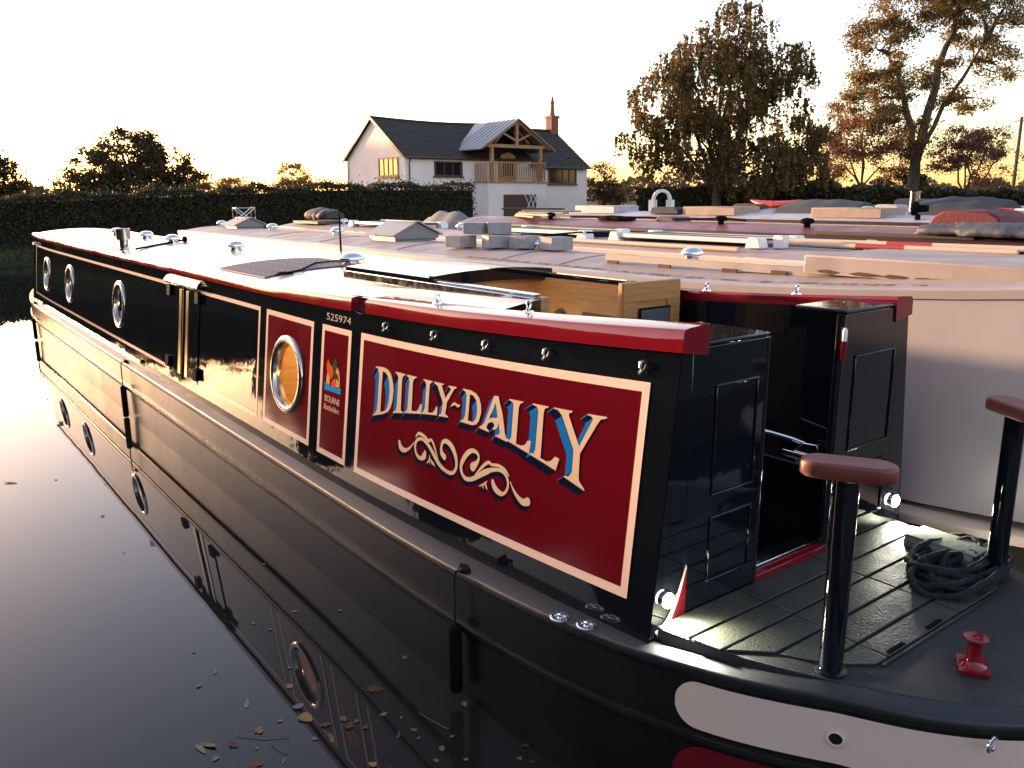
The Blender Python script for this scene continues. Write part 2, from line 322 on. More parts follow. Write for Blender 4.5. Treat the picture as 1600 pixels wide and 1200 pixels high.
# cabin sides: plates with round holes where the portholes are
PORT = [5.213, 9.97, 12.873, 14.75]; PV = .535; PR = .262
def sidegrid(mb, y0, y1, v0, v1, s, n=None, off=0, mi=0, nv=2):
    n = n or max(2, int((y0-y1 if y0 > y1 else y1-y0)/.16))
    rows = [[side(lerp(y0, y1, i/n), lerp(v0, v1, j/nv), off, s) for j in range(nv+1)] for i in range(n+1)]
    return mb.grid(rows, mi)
def holeplate(mb, yc, hw, v0, v1, s, r, off=0, mi=0, n=48):
    A = []; B = []
    for i in range(n):
        t = 2*math.pi*(i+.5)/n; c, d = math.cos(t), math.sin(t)
        k = min(hw/abs(c) if abs(c) > 1e-6 else 9, ((v1-PV) if d > 0 else (PV-v0))/abs(d) if abs(d) > 1e-6 else 9)
        A.append(side(yc+r*c, PV+r*d, off, s)); B.append((yc+k*c, PV+k*d))
    # snap the nearest perimeter points to the rectangle's corners
    for cy_ in (yc-hw, yc+hw):
        for cv in (v0, v1):
            j = min(range(n), key=lambda q: (B[q][0]-cy_)**2+(B[q][1]-cv)**2); B[j] = (cy_, cv)
    return mb.grid([A, [side(y, v, off, s) for y, v in B]], mi, close=True)
AFT, FORE = 1.842, 16.1
for s in (1, -1):
    mb = MB(); y = AFT
    for yc in PORT:
        sidegrid(mb, y, yc-.40, -.01, 1.06, s); holeplate(mb, yc, .40, -.01, 1.06, s, PR-.045); y = yc+.40
    sidegrid(mb, y, FORE, -.01, 1.06, s)
    mb.build('cabin_side', BLACK, boat)
    # red handrail along the roof edge, broken by a scooped gap
    for a, b in ((4.30, FORE), (AFT-.012, 4.12)):
        n = max(4, int((b-a)/.2)); rows = []
        for i in range(n+1):
            yy = lerp(a, b, i/n); q = []
            wd = .062 if yy > 4.2 else .12
            for dx, vv in ((.004, vb(yy)), (-.014, vb(yy)+.003), (-.017, vt(yy)-.012), (-.010, vt(yy)), (.012, vt(yy)+.004), (wd-.01, vt(yy)+.004+wd*.05), (wd, vt(yy)-.012), (wd+.002, vb(yy)-.02)):
                x, _, z = side(yy, vv, 0, 1); x += dx; q.append((x if s > 0 else 2*XC-x, yy, z))
            rows.append(q)
        mb = MB(); mb.grid(rows); mb.add(rows[0], [tuple(range(8))]); mb.add(rows[-1], [tuple(range(8))])
        mb.build('handrail', RED, boat, smooth=40)
# sunk floor of the gap (near side)
mb = MB(); rows = []
for k in range(9):
    yy = lerp(4.06, 4.36, k/8); dv = -.05*math.sin(math.pi*k/8)
    rows.append([side(yy, 1.09+dv, .002), (2.165, yy, zroof(2.2, yy)+dv*.9), (2.20, yy, zroof(2.2, yy)+.002)])
mb.grid(rows).build('handrail_gap', REDP, boat)
# roof: cambered sheet with the companionway left open
mb = MB()
def roofpatch(x0, x1, y0, y1, nx=8):
    ny = max(2, int((y1-y0)/.3))
    mb.grid([[(lerp(x0, x1, j/nx), lerp(y0, y1, i/ny), zroof(lerp(x0, x1, j/nx), lerp(y0, y1, i/ny))) for j in range(nx+1)] for i in range(ny+1)])
RE = 2.175
roofpatch(RE, 2*XC-RE, 4.05, FORE, 14); roofpatch(RE, 2.46, 3.02, 4.05, 5); roofpatch(2*XC-2.46, 2*XC-RE, 3.02, 4.05, 5)
mb.build('roof', ROOFW, boat)
# cabin front, partitions (inner two added to confine the lamp light), saloon floor
mb = MB(); P = [side(FORE, v) for v in (-.01, .5, 1.06)] + [(RE+(XC-RE)*2*i/10, FORE, zroof(RE+(XC-RE)*2*i/10, FORE)) for i in range(11)] + [side(FORE, v, 0, -1) for v in (1.06, .5, -.01)]
mb.add(P, [tuple(range(len(P)))]).build('cabin_front', BLACK, boat)
for a_ in ((2.13, 3.61, 5.72, 5.76, .30, 1.62), (2.13, 3.61, 4.36, 4.40, .30, 1.62), (2.2, 3.54, 3.02, 3.05, .35, 1.45)): MB().box(*a_).build('partition', OAK, boat)
MB().box(2.05, 3.69, 3.05, 16, .28, .30).build('cabin_floor', OAK, boat)
mb = MB(); mb.box(3.1, 3.58, 4.5, 5.7, .30, .75); mb.box(3.42, 3.58, 4.42, 5.70, .75, 1.2); mb.box(2.5, 2.9, 4.45, 4.60, .3, 1.15); mb.build('saloon_bench', OAKX, boat, bevel=.02)
lamp = bpy.data.lights.new('saloon_lamp', 'POINT'); lamp.energy = 8; lamp.color = (1, .70, .32); lamp.shadow_soft_size = .06
lo = bpy.data.objects.new('saloon_lamp', lamp); col.objects.link(lo); lo.location = (2.75, 5.15, 1.5)

# portholes
for yc in PORT:
    c = Vector(side(yc, PV)); 
    ring = MB().lathe([(PR-.055, -.05), (PR-.05, .004), (PR-.043, .017), (PR-.018, .019), (PR-.002, .010), (PR, -.002)], c, SN, 56, cap=False).build('porthole', PRING, boat, smooth=60)
    MB().lathe([(0.001, .002), (PR-.05, .002)], c-SN*.012, SN, 40, cap=False).build('pane', PANE, ring)
    mb = MB()
    for k in range(8):
        t = 2*math.pi*k/8; q = c + SN*.018 + Vector((0, 1, 0))*math.cos(t)*(PR-.028) + SN.cross(Vector((0, 1, 0)))*math.sin(t)*(PR-.028)
        mb.lathe([(.006, 0), (.005, .003), (.001, .004)], q, SN, 8)
    mb.build('ring_screw', CHROME, ring)['kind'] = 'stuff'

# coach lines and maroon panels on the near side
def strip(mb, y0, y1, v0, v1, off, mi=0):
    n = max(1, int(abs(y1-y0)/.18)); th = .0012
    F = [[side(lerp(y0, y1, i/n), vv, off) for vv in (v0, v1)] for i in range(n+1)]
    mb.grid(F, mi)
def frame(mb, y0, y1, v0, v1, wd, off, mi=0):
    strip(mb, y0, y1, v1-wd, v1, off, mi); strip(mb, y0, y1, v0, v0+wd, off, mi)
    strip(mb, y0, y0+wd, v0+wd, v1-wd, off, mi); strip(mb, y1-wd, y1, v0+wd, v1-wd, off, mi)
mb = MB(); frame(mb, 5.72, 15.78, .137, .935, .030, .0022); mb.build('coach_line', CREAM, boat, smooth=0, fix=False)
panels = []
for k, (y0, y1, v0, v1, wd) in enumerate(((4.815, 5.60, .140, .932, .034), (4.298, 4.690, .138, .934, .034), (1.968, 4.180, .134, .938, .036))):
    mb = MB()
    if k == 0: holeplate(mb, 5.213, (y1-y0)/2-.0, v0, v1, 1, PR-.03, .0014)
    else: sidegrid(mb, y0, y1, v0, v1, 1, off=.0014, nv=4)
    pn = mb.build('painted_panel', REDP, boat, smooth=0, fix=False); panels.append(pn)
    pn['label'] = ('maroon panel around the lit porthole', 'narrow maroon panel with boatbuilder emblem', 'large maroon panel with the boat name')[k]
    mb = MB(); frame(mb, y0, y1, v0, v1, wd, .0028); mb.build('panel_border', CREAM, pn, smooth=0, fix=False)

# the name, block-shaded sign writing
def put(y, v, off): return side(y, v, off)
for key, (polys, (sy, sv)) in LETTERS.items():
    mb = MB(); lay = 0
    for pi, poly in enumerate(polys):
        n = len(poly); area = sum(poly[i][0]*poly[(i+1) % n][1]-poly[(i+1) % n][0]*poly[i][1] for i in range(n))
        for i in range(n):
            (ya, va), (yb, v_b) = poly[i], poly[(i+1) % n]
            ny, nv = (v_b-va), -(yb-ya)
            if area < 0: ny, nv = -ny, -nv
            if pi: ny, nv = -ny, -nv
            if ny*sy+nv*sv <= 0: continue
            ln = math.hypot(ny, nv)
            face = 1 if (ny/ln > .80) else 2
            lay += 1; o = .0030+lay*1.6e-5
            g = .10
            mb.add([put(ya+sy*g, va+sv*g, o), put(yb+sy*g, v_b+sv*g, o), put(yb+sy, v_b+sv, o), put(ya+sy, va+sv, o)], [(0, 1, 2, 3)], face)
    tri = tessellate_polygon([[Vector((a, b, 0)) for a, b in p] for p in polys])
    flat = [p for q in polys for p in q]
    mb.add([put(a, b, .0042) for a, b in flat], [tuple(t) for t in tri], 0)
    mb.build('letter', [LETC, BLUE, NAVY], panels[2], smooth=0, fix=False)
mb = MB(); lay = 0
for sh in (1, 0):
    for si, st in enumerate(STROKES):
        P = catmull(st, 7); L_ = []; Rr = []
        for i, p in enumerate(P):
            d = P[min(i+1, len(P)-1)][:2]-P[max(i-1, 0)][:2]; d = d/(np.linalg.norm(d)+1e-9); nn = np.array([-d[1], d[0]])
            c = p[:2]+np.array([.013, -.024])*sh
            L_.append(c+nn*p[2]); Rr.append(c-nn*p[2])
        o = (.0031 if sh else .0042)+si*2e-5
        mb.grid([[put(*a, o), put(*b, o)] for a, b in zip(L_, Rr)], 1 if sh else 0)
        if not sh or True:
            for e in (0, -1):
                c = P[e]; cc = c[:2]+np.array([.013, -.024])*sh
                mb.add([put(cc[0]+c[2]*math.cos(t*math.pi/6), cc[1]+c[2]*math.sin(t*math.pi/6), o+1e-5) for t in range(12)], [tuple(range(12))], 1 if sh else 0)
mb.build('scroll_ornament', [LETC, NAVY], panels[2], smooth=0, fix=False)
# emblem and small writing on the narrow panel
LC = {'orange': mat('emblem_orange', (.62, .10, .015), .1), 'peach': mat('emblem_peach', (.72, .30, .09), .1), 'green': mat('emblem_green', (.03, .08, .03), .1), 'blue': mat('emblem_blue', (.02, .27, .60), .1)}
mb = MB()
for i, (c, poly) in enumerate(LOGO):
    tri = tessellate_polygon([[Vector((a, b, 0)) for a, b in poly]])
    mb.add([put(a, b, .003+i*1e-4) for a, b in poly], [tuple(t) for t in tri], ['orange', 'peach', 'green', 'blue'].index(c.rstrip('2')))
mb.build('emblem', [LC[k] for k in ('orange', 'peach', 'green', 'blue')], panels[1], smooth=0, fix=False)
def text(body, y0, y1, v, h, m, name, parent, off=.0032, shear=0.0, tilt=0.0):
    cu = bpy.data.curves.new(name, 'FONT'); cu.body = body; cu.size = 1; cu.shear = shear
    t = bpy.data.objects.new(name, cu); col.objects.link(t)
    bpy.context.view_layer.update()
    me = bpy.data.meshes.new_from_object(t.evaluated_get(bpy.context.evaluated_depsgraph_get()))
    bpy.data.objects.remove(t)
    xs = [p.co.x for p in me.vertices]; ys = [p.co.y for p in me.vertices]; a, b = min(xs), max(xs); c, d = min(ys), max(ys)
    for p in me.vertices:
        u = (p.co.x-a)/(b-a); q = (p.co.y-c)/(d-c)
        p.co = put(lerp(y0, y1, u), v+tilt*u+h*q, off)
    me.materials.clear(); me.materials.append(m)
    o = bpy.data.objects.new(name, me); col.objects.link(o); o.parent = parent; return o
SILV = mat('sign_silver', (.30, .27, .24), .2)
text('BOURNE', 4.608, 4.408, .474, .038, CREAM, 'lettering', panels[1])
text('Boatbuilders', 4.62, 4.405, .424, .034, CREAM, 'lettering', panels[1], shear=.35)
text('525974', 4.640, 4.316, .966, .042, SILV, 'registration_number', boat, off=.002)

# hooks, side doors with drip hood
for y, v in ((3.911, 1.003), (3.422, 1.005), (2.986, .998), (2.557, .999), (2.015, .995)):
    c = Vector(side(y, v, .002))
    MB().tube([c+Vector((0, 0, .016)), c+Vector((-.012, 0, .012)), c+Vector((-.014, 0, -.004)), c+Vector((-.006, 0, -.018)), c+Vector((-.02, 0, -.026))], .0055, 8).build('cover_hook', HOOK, boat)
def sbox(mb, y0, y1, v0, v1, o0, o1, mi=0):
    vs = [side(y, v, o) for o in (o0, o1) for y, v in ((y0, v0), (y1, v0), (y1, v1), (y0, v1))]
    mb.add(vs, [(3, 2, 1, 0), (4, 5, 6, 7), (0, 1, 5, 4), (1, 2, 6, 5), (2, 3, 7, 6), (3, 0, 4, 7)], mi)
for y0, y1 in ((7.10, 7.495), (7.535, 7.93)):
    mb = MB(); sbox(mb, y0, y1, .13, .925, .0035, .010); dr = mb.build('side_door', BLACK, boat, bevel=.002)
    mb = MB(); sbox(mb, *((y1-.13, y1-.06) if y0 < 7.3 else (y0+.03, y0+.10)), .15, .90, .0105, .016); mb.build('edge_strip', BRASS, dr)
    e = y0 if y0 < 7.3 else y1
    for v in (.17, .82): mb = MB(); sbox(mb, e-.05, e+.05, v, v+.10, .0105, .034); mb.build('hinge', RUB, dr, bevel=.004)
mb = MB(); sbox(mb, 7.500, 7.530, .11, .93, .003, .018); mb.build('door_seal', RUB, boat)
rows = []
for k in range(9):
    t = k/8*math.pi*.55; rows.append([side(y, .93+.07*math.cos(t*.9)-.0+.012, .004+.055*math.sin(t)) for y in (7.02, 7.30, 7.62, 7.97)])
mb = MB(); mb.grid(rows); mb.add([r[0] for r in rows], [tuple(range(9))]); mb.add([r[-1] for r in rows], [tuple(range(9))])
mb.build('drip_hood', STEEL, boat, smooth=60)

# roof fittings
def vent(x, y, z, r=.085, parent=boat, m=CHROME):
    mb = MB(); mb.lathe([(r*.72, -.02), (r*.72, .022), (r*.62, .024), (r*.62, .038), (r*1.0, .040), (r*1.05, .052), (r*.96, .072), (r*.75, .090), (r*.42, .101), (.002, .104)], (x, y, z), n=24)
    return mb.build('roof_vent', m, parent, smooth=50)
for x, y, r in ((2.87, 13.45, .085), (2.89, 11.85, .085), (2.85, 10.5, .085), (2.92, 8.5, .085), (3.02, 6.1, .10)): vent(x, y, zroof(x, y), r)
cx_, cy_ = 2.27, 10.35; zc = zroof(cx_, cy_)
MB().lathe([(.062, -.02), (.062, .01), (.048, .012), (.048, .11), (.075, .112), (.078, .235), (.07, .24), (.066, .225), (.066, .13)], (cx_, cy_, zc), n=28, cap=False).build('chimney', STEEL, boat, smooth=40)
sp = [(2.20, 6.72), (2.88, 7.50), (3.12, 6.62), (2.46, 5.80)]
def roofbox(x0, x1, y0, y1, h0, h1, name, m, n=6, parent=boat):
    mb = MB(); T = [[(lerp(x0, x1, j/n), y, zroof(lerp(x0, x1, j/n), y)+h1) for j in range(n+1)] for y in (y0, y1)]
    Bt = [[(p[0], p[1], p[2]-(h1-h0)) for p in r] for r in T]
    mb.grid(T); mb.grid(Bt)
    for a, b in ((T[0], Bt[0]), (T[1], Bt[1])): mb.grid([a, b])
    mb.grid([[T[0][0], T[1][0]], [Bt[0][0], Bt[1][0]]]); mb.grid([[T[0][-1], T[1][-1]], [Bt[0][-1], Bt[1][-1]]])
    return mb.build(name, m, parent)
so = roofbox(2.24, 3.16, 5.95, 7.0, .004, .010, 'solar_panel', SOLAR)
mb = MB()
for i in range(6):
    for j in range(9):
        x = 2.31+.15*i; y = 6.05+.105*j; mb.lathe([(.011, 0), (.001, .0005)], (x, y, zroof(x, y)+.0105), n=4)
mb.build('cell_contact', WHITEP, so)
mb = MB(); pts = [(2.30, 5.90), (2.52, 5.93), (2.8, 6.3), (3.08, 6.45)]; mb.tube([(x, y, zroof(x, y)+.016) for x, y in pts], .006, 6); mb.box(2.33, 2.44, 5.89, 5.93, zroof(2.4, 5.9)+.004, zroof(2.4, 5.9)+.022)
mb.build('solar_cable', RUB, boat)
ax, ay = 3.10, 6.45; za = zroof(ax, ay)
ae = MB().lathe([(.03, -.01), (.028, .02), (.012, .03), (.009, .06), (.007, .30), (.004, .50), (.001, .52)], (ax, ay, za), n=10).build('aerial', RUB, boat)
for x, y in ((2.215, 3.53), (2.235, 2.82)):
    z = gz(y)+vt(y)+.006; mb = MB().lathe([(.026, 0), (.024, .008), (.012, .012), (.012, .02)], (x, y, z), n=14)
    mb.tube([(x+.012*math.cos(t), y+.012*math.sin(t)*.4, z+.034+.016*math.sin(t)) for t in np.linspace(0, 2*math.pi, 12)], .004, 6)
    mb.build('tie_eye', CHROME, boat)
for y in (2.9, 2.35):
    mb = MB().lathe([(.026, 0), (.024, .008), (.012, .012), (.012, .02)], (2*XC-2.22, y, gz(y)+vt(y)+.006), n=14); x = 2*XC-2.22; z = gz(y)+vt(y)+.006
    mb.tube([(x+.012*math.cos(t), y, z+.034+.016*math.sin(t)) for t in np.linspace(0, 2*math.pi, 12)], .004, 6); mb.build('tie_eye', CHROME, boat)
MB().box(2.06, 2.13, 15.72, 15.78, gz(15.7)+.93, gz(15.7)+.97).build('bow_cleat', WHITEP, boat)

# sliding hatch on its runners and the oak-lined companionway
hz = zroof(2.5, 4.5)
mb = MB(); n = 8
T = [[(lerp(2.44, 3.30, j/n), y, hz+.080+.022*(1-((lerp(2.44, 3.30, j/n)-XC)/.43)**2)) for j in range(n+1)] for y in (3.98, 5.02)]
Bt = [[(p[0], p[1], p[2]-.035) for p in r] for r in T]
mb.grid(T); mb.grid(Bt); mb.grid([T[0], Bt[0]]); mb.grid([T[1], Bt[1]])
mb.grid([[T[0][0], T[1][0]], [Bt[0][0], Bt[1][0]]]); mb.grid([[T[0][-1], T[1][-1]], [Bt[0][-1], Bt[1][-1]]])
ht = mb.build('sliding_hatch', BLACK, boat)
T2 = [[(p[0]+(.03 if j == 0 else -.03 if j == n else 0), p[1]+(.04 if r == 0 else -.03), p[2]+.002) for j, p in enumerate(T[r])] for r in (0, 1)]
MB().grid(T2).build('hatch_top', ROOFW, ht)
mb = MB(); f = [(p[0], 3.975, p[2]+.012) for p in T[0]]; g = [(p[0], 3.975, p[2]-.075) for p in T[0]]; f2 = [(p[0], 3.93, p[2]+.012) for p in T[0]]; g2 = [(p[0], 3.93, p[2]-.06) for p in T[0]]
mb.grid([f, g]); mb.grid([f2, g2]); mb.grid([f, f2]); mb.grid([g, g2]); mb.grid([[f[0], f2[0]], [g[0], g2[0]]]); mb.grid([[f[-1], f2[-1]], [g[-1], g2[-1]]])
mb.build('hatch_lip', BLACK, ht)
for s in (1, -1):
    x = 2.455 if s > 0 else 2*XC-2.455
    mb = MB(); mb.beam((x, 3.06, hz+.03), (x, 5.05, hz+.03), .035, .05, 0); mb.beam((x+s*.02, 3.06, hz+.062), (x+s*.02, 5.05, hz+.062), .05, .014, 0)
    mb.build('hatch_runner', STEEL if s > 0 else BLACK, boat, bevel=.004)
    mb = MB(); mb.beam((x+s*.03, 3.05, hz-.22), (x+s*.03, 4.06, hz-.22), .02, .52); mb.build('companionway_lining', OAK, boat)
mb = MB(); mb.box(2.47, 2.52, 3.02, 3.10, hz-.35, hz+.055); mb.build('door_post', OAKX, boat, bevel=.004)
MB().box(3.235, 3.275, 3.02, 3.10, hz-.45, hz+.035).build('door_post', BLACK, boat, bevel=.004)
mb = MB(); mb.box(2.47, 3.27, 4.03, 4.045, .35, hz+.085); mb.build('companionway_back', OAK, boat)
mb = MB(); mb.lathe([(.001, 0), (.055, 0), (.055, .008)], (3.235, 3.78, hz-.20), (-1, 0, 0), 24); mb.build('wall_port', mat('port_brown', (.06, .035, .02), .5), boat)
mb = MB(); mb.box(3.236, 3.243, 3.22, 3.58, hz-.33, hz-.14); ip = mb.build('instrument_panel', mat('panel_dark', (.05, .03, .015), .4), boat)
MB().lathe([(.012, 0), (.010, .006), (.001, .007)], (3.235, 3.36, hz-.205), (-1, 0, 0), 12).build('pilot_light', mat('pilot_green', (.05, .4, .1), .3, emit=(.35, 1, .35), estr=.4), ip)
MB().lathe([(.02, 0), (.018, .01), (.001, .012)], (3.235, 3.50, hz-.215), (-1, 0, 0), 12).build('gauge', mat('gauge_copper', (.5, .2, .08), .3), ip)
l2 = bpy.data.lights.new('companion_lamp', 'POINT'); l2.energy = .5; l2.color = (1, .76, .46); l2.shadow_soft_size = .05
l2o = bpy.data.objects.new('companion_lamp', l2); col.objects.link(l2o); l2o.location = (2.87, 3.75, 1.35)
GLOW = mat('cabin_lamp_glow', (1, .9, .7), .4, emit=(1, .8, .5), estr=2.5)
for x, y, z in ((2.75, 5.15, zroof(2.75, 5.15)-.05), (2.87, 4.02, 1.42)):
    MB().lathe([(.05, 0), (.05, .02), (.03, .04), (.001, .042)], (x, y, z), (0, 0, -1) if y > 5 else (0, -1, 0), 18).build('cabin_lamp', GLOW, boat)
# open cabin door, oak inside, with a little window
dx0, dx1, dy = 2.97, 3.40, 2.985
mb = MB(); mb.box(dx0, dx1, dy, dy+.028, .62, 1.845); dor = mb.build('cabin_door', OAKX, boat, bevel=.003)
mb = MB(); zc = 1.845
mb.box(dx0+.004, dx1-.004, dy-.008, dy-.001, zc-.10, zc-.004); mb.box(dx0+.004, dx0+.10, dy-.008, dy-.001, zc-.9, zc-.101); mb.box(dx1-.10, dx1-.004, dy-.008, dy-.001, zc-.9, zc-.101); mb.box(dx0+.101, dx1-.101, dy-.007, dy-.001, zc-.5, zc-.40)
mb.build('door_rail', OAKX, dor)
mb = MB(); mb.box(dx0+.115, dx1-.085, dy-.014, dy-.009, zc-.36, zc-.135); mb.build('window_frame', RUB, dor)
MB().box(dx0+.125, dx1-.095, dy-.018, dy-.0145, zc-.35, zc-.145).build('pane', mat('door_pane', (.10, .11, .11), .05), dor)
mb = MB(); mb.beam((3.40, 2.99, hz+.0), (3.40, 4.0, hz+.0), .02, .05); mb.build('hatch_coaming', BLACK, boat)

# stern well: inner walls, floor, bulkhead panels
zt = gz(AFT)+vt(AFT)-.03
mb = MB(); mb.add([(3.47, AFT+.02, .45), (3.47, 3.02, .45), (3.47, 3.02, 1.72), (3.47, AFT+.02, 1.79)], [(0, 1, 2, 3)]); mb.build('well_lining', BLACK, boat)
mb = MB(); mb.add([(2.27, AFT+.02, .45), (2.27, 3.02, .45), (2.27, 3.02, 1.72), (2.27, AFT+.02, 1.79)], [(0, 1, 2, 3)]); mb.build('well_lining', BLACK, boat)
MB().box(2.2, 3.54, AFT+.03, 3.05, .43, .45).build('well_floor', mat('well_mat', (.05, .05, .032), .8, c2=(.03, .03, .02), scale=20, bump=.5, bscale=80), boat)
mb = MB(); mb.box(3.20, 3.469, AFT+.04, 2.9, 1.06, 1.085); mb.box(3.21, 3.24, AFT+.04, 2.9, .46, 1.06); mb.build('side_locker', BLACK, boat, bevel=.004)
th = MB(); th.box(3.30, 3.38, 2.03, 2.22, 1.087, 1.10); th.prism([(2.03, 1.10), (2.17, 1.10), (2.12, 1.15), (2.05, 1.155)], 3.315, 3.365, fn=lambda a, b, c: (c, a, b)); th.tube([(3.34, 2.10, 1.135), (3.335, 2.19, 1.150), (3.32, 2.30, 1.158), (3.31, 2.345, 1.158)], [.012, .010, .011, .013], 10)
th.build('throttle_lever', CHROME, boat, smooth=40, bevel=.004)
def bulk(xa, xb, s, zt_):
    mb = MB(); P = []
    mb.box(min(xa, xb), max(xa, xb), AFT-.004, AFT+.030, .765, zt_); b = mb.build('stern_bulkhead', BLACK, boat, bevel=.005)
    lo_, hi_ = min(xa, xb), max(xa, xb); lo_ += .13 if s > 0 else .10; hi_ -= .05 if s > 0 else .04
    for z0, z1 in ((.86, 1.12), (1.20, 1.62)):
        m2 = MB(); t = .010
        m2.box(lo_, hi_, AFT-.012, AFT-.0045, z1-t, z1); m2.box(lo_, hi_, AFT-.012, AFT-.0045, z0, z0+t); m2.box(lo_, lo_+t, AFT-.011, AFT-.0045, z0+t, z1-t); m2.box(hi_-t, hi_, AFT-.011, AFT-.0045, z0+t, z1-t)
        m2.build('panel_moulding', BLACK, b, bevel=.003)
    return b
bulk(2.175, 2.60, 1, 1.765); bulk(3.10, 2*XC-2.175, -1, 1.802)
for s in (1, -1):
    mb = MB(); P = [side(AFT, v, 0, s) for v in np.linspace(.02, 1.11, 6)]; x1 = 2.177 if s > 0 else 2*XC-2.177
    P = [(p[0], AFT-.003, p[2]) for p in P]; Q = [(x1, AFT-.003, p[2]) for p in P]; mb.grid([P, Q])
    mb.build('corner_post', BLACK, boat)
MB().box(2.22, 2.60, AFT-.010, 2.17, 1.766, 1.782).build('bulkhead_cap', BLACK, boat, bevel=.005); MB().box(3.10, 3.50, AFT-.010, 2.07, 1.803, 1.819).build('bulkhead_cap', BLACK, boat, bevel=.005)
for x in (3.10, 2.60): MB().tube([(x, AFT+.01, .77), (x, AFT+.01, 1.80 if x > 3 else 1.76)], .019, 14).build('door_jamb', BLACK, boat)
mb = MB(); mb.lathe([(.011, 0), (.013, .06), (.011, .075)], (3.085, AFT-.02, 1.62), n=10, mi=0); mb.lathe([(.010, .0751), (.010, .12), (.004, .13)], (3.085, AFT-.02, 1.62), n=10, mi=1); mb.build('cabin_key_float', [RED, WHITEP], boat)
# flared cream line and maroon foot of the corner, doorway sill
mb = MB(); A_ = []; B_ = []
for k in range(9):
    t = k/8; x = 2.035+.15*t**.75; z = gz(AFT)+.045+.22*t**1.5; A_.append((x, AFT-.0065, z)); B_.append((x+.016*(1-t*.5), AFT-.0065, z-.022*(1-t*.6)-.006))
mb.grid([A_, B_], 0); mb.grid([B_, [(2.19, AFT-.0065, .77+.02*k/8) for k in range(9)]], 1); mb.build('corner_flare', [CREAM, RED], boat, smooth=0)
MB().box(2.605, 3.095, AFT-.012, AFT+.03, .762, .800).build('door_sill', RED, boat, bevel=.004)
MB().box(2.605, 3.095, AFT+.031, AFT+.10, .770, .812).build('tread_plate', STEEL, boat, bevel=.003)

# stern deck and its boards
dk = MB(); idx = [i for i in range(len(loop)) if loop[i][1] < 1.86]
near_ = [i for i in idx if i < len(hp)]; far_ = [i for i in idx if i >= len(hp)]
ring_ = [(loop[i][0]-LN[i].x*.085, max(loop[i][1]-LN[i].y*.085, .7)) for i in (near_[::-1]+far_[::-1])]
ring_ = [(max(x, 2.05) if x < XC else x, y) for x, y in ring_]
dk.prism(ring_, .66, .764); dko = dk.build('stern_deck', DECK, boat, bevel=.004)
YL = [1.832, 1.712, 1.698, 1.592, 1.578, 1.466, 1.452, 1.335, 1.321, 1.222]
def xl(y): return np.interp(y, [1.21, 1.22, 1.30, 1.49, 1.60, 1.72, 1.84], [2.44, 2.42, 2.30, 2.20, 2.07, 2.06, 2.10])
rb = random.Random(4)
for k in range(5):
    ya, yb = YL[2*k], YL[2*k+1]; xs = [None, 2.50, 3.02, None]; xs = [xl((ya+yb)/2)+.01, 2.50+.0*k, 3.00, 2*XC-xl((ya+yb)/2)-.01]
    for a, b in zip(xs[:-1], xs[1:]):
        p = [(a+.004, yb), (b-.004, yb), (b-.004, ya), (a+.004, ya)]
        if a == xs[0]: p[0] = (xl(yb)+.012, yb); p[3] = (xl(ya)+.012, ya)
        if b == xs[-1]: p[1] = (2*XC-xl(yb)-.012, yb); p[2] = (2*XC-xl(ya)-.012, ya)
        MB().prism(p, .7645, .7735+rb.uniform(-.0008, .0012)).build('deck_board', BOARD, dko, bevel=.002)
# raised rim at the after edge of the boards
mb = MB(); mb.beam((2.44, 1.207, .767), (3.30, 1.207, .767), .010, .010); mb.build('deck_trim', GUN, dko)
for a_, b_ in ((2.52, 2.62), (2.78, 2.88)): MB().box(a_, b_, 1.226, 1.240, .7736, .778).build('hatch_handle', RUB, dko)

# posts with red pads, mooring dolly, deck fillers, lamps
for px, ang in ((2.285, -60), (3.475, -120)):
    mb = MB(); mb.lathe([(.052, 0), (.052, .008), (.038, .012), (.038, .66), (.036, .668)], (px, 1.30, .765), n=24); po = mb.build('stern_post', BLACK, boat, smooth=40)
    a = R_(ang); d = Vector((math.cos(a), math.sin(a), 0)); q = Vector((-d.y, d.x, 0)); P = []
    for e in (1, -1):
        for k in range(13):
            t = -math.pi/2+math.pi*k/12; P.append(d*e*(.088+.055*math.cos(t))+q*e*.055*math.sin(t))
    mb = MB(); lv = [(.94, 0), (1, .006), (1, .040), (.97, .048), (.90, .052)]
    rows = [[(px+p.x*k, 1.30+p.y*k, 1.428+h) for p in P] for k, h in lv]; mb.grid(rows, close=True); mb.add(rows[0], [tuple(range(len(P)))]); mb.add(rows[-1], [tuple(range(len(P)))])
    mb.build('arm_pad', TEAK, po, smooth=50)
    MB().lathe([(.042, 0), (.042, .006)], (px, 1.30, 1.421), n=20).build('pad_plate', CHROME, po)
DOLLY = mat('dolly_red', (.20, .006, .012), .12)
c = (2.665, 1.025, .766); mb = MB(); mb.prism([(-.055, -.045), (.055, -.045), (.055, .045), (-.055, .045)], 0, .012, fn=lambda x, y, z: (c[0]+x*.87-y*.5, c[1]+x*.5+y*.87, c[2]+z))
mb.lathe([(.042, .012), (.030, .022), (.024, .036), (.0225, .085), (.030, .098), (.039, .104), (.039, .110), (.030, .113), (.002, .109)], c, n=26); mb.build('mooring_dolly', DOLLY, boat, smooth=40)
for x, y in ((1.915, 2.22), (1.945, 2.10)):
    z = gz(y)+.003; mb = MB().lathe([(.040, 0), (.040, .004), (.034, .007), (.022, .006), (.020, .001), (.012, .001), (.009, .005), (.001, .005)], (x, y, z), n=28); fc = mb.build('deck_filler', CHROME, boat, smooth=30)
    mb = MB()
    for k in range(6): mb.lathe([(.003, 0), (.002, .002)], (x+.030*math.cos(k*1.05), y+.030*math.sin(k*1.05), z+.007), n=6)
    mb.build('filler_screw', RUB, fc)
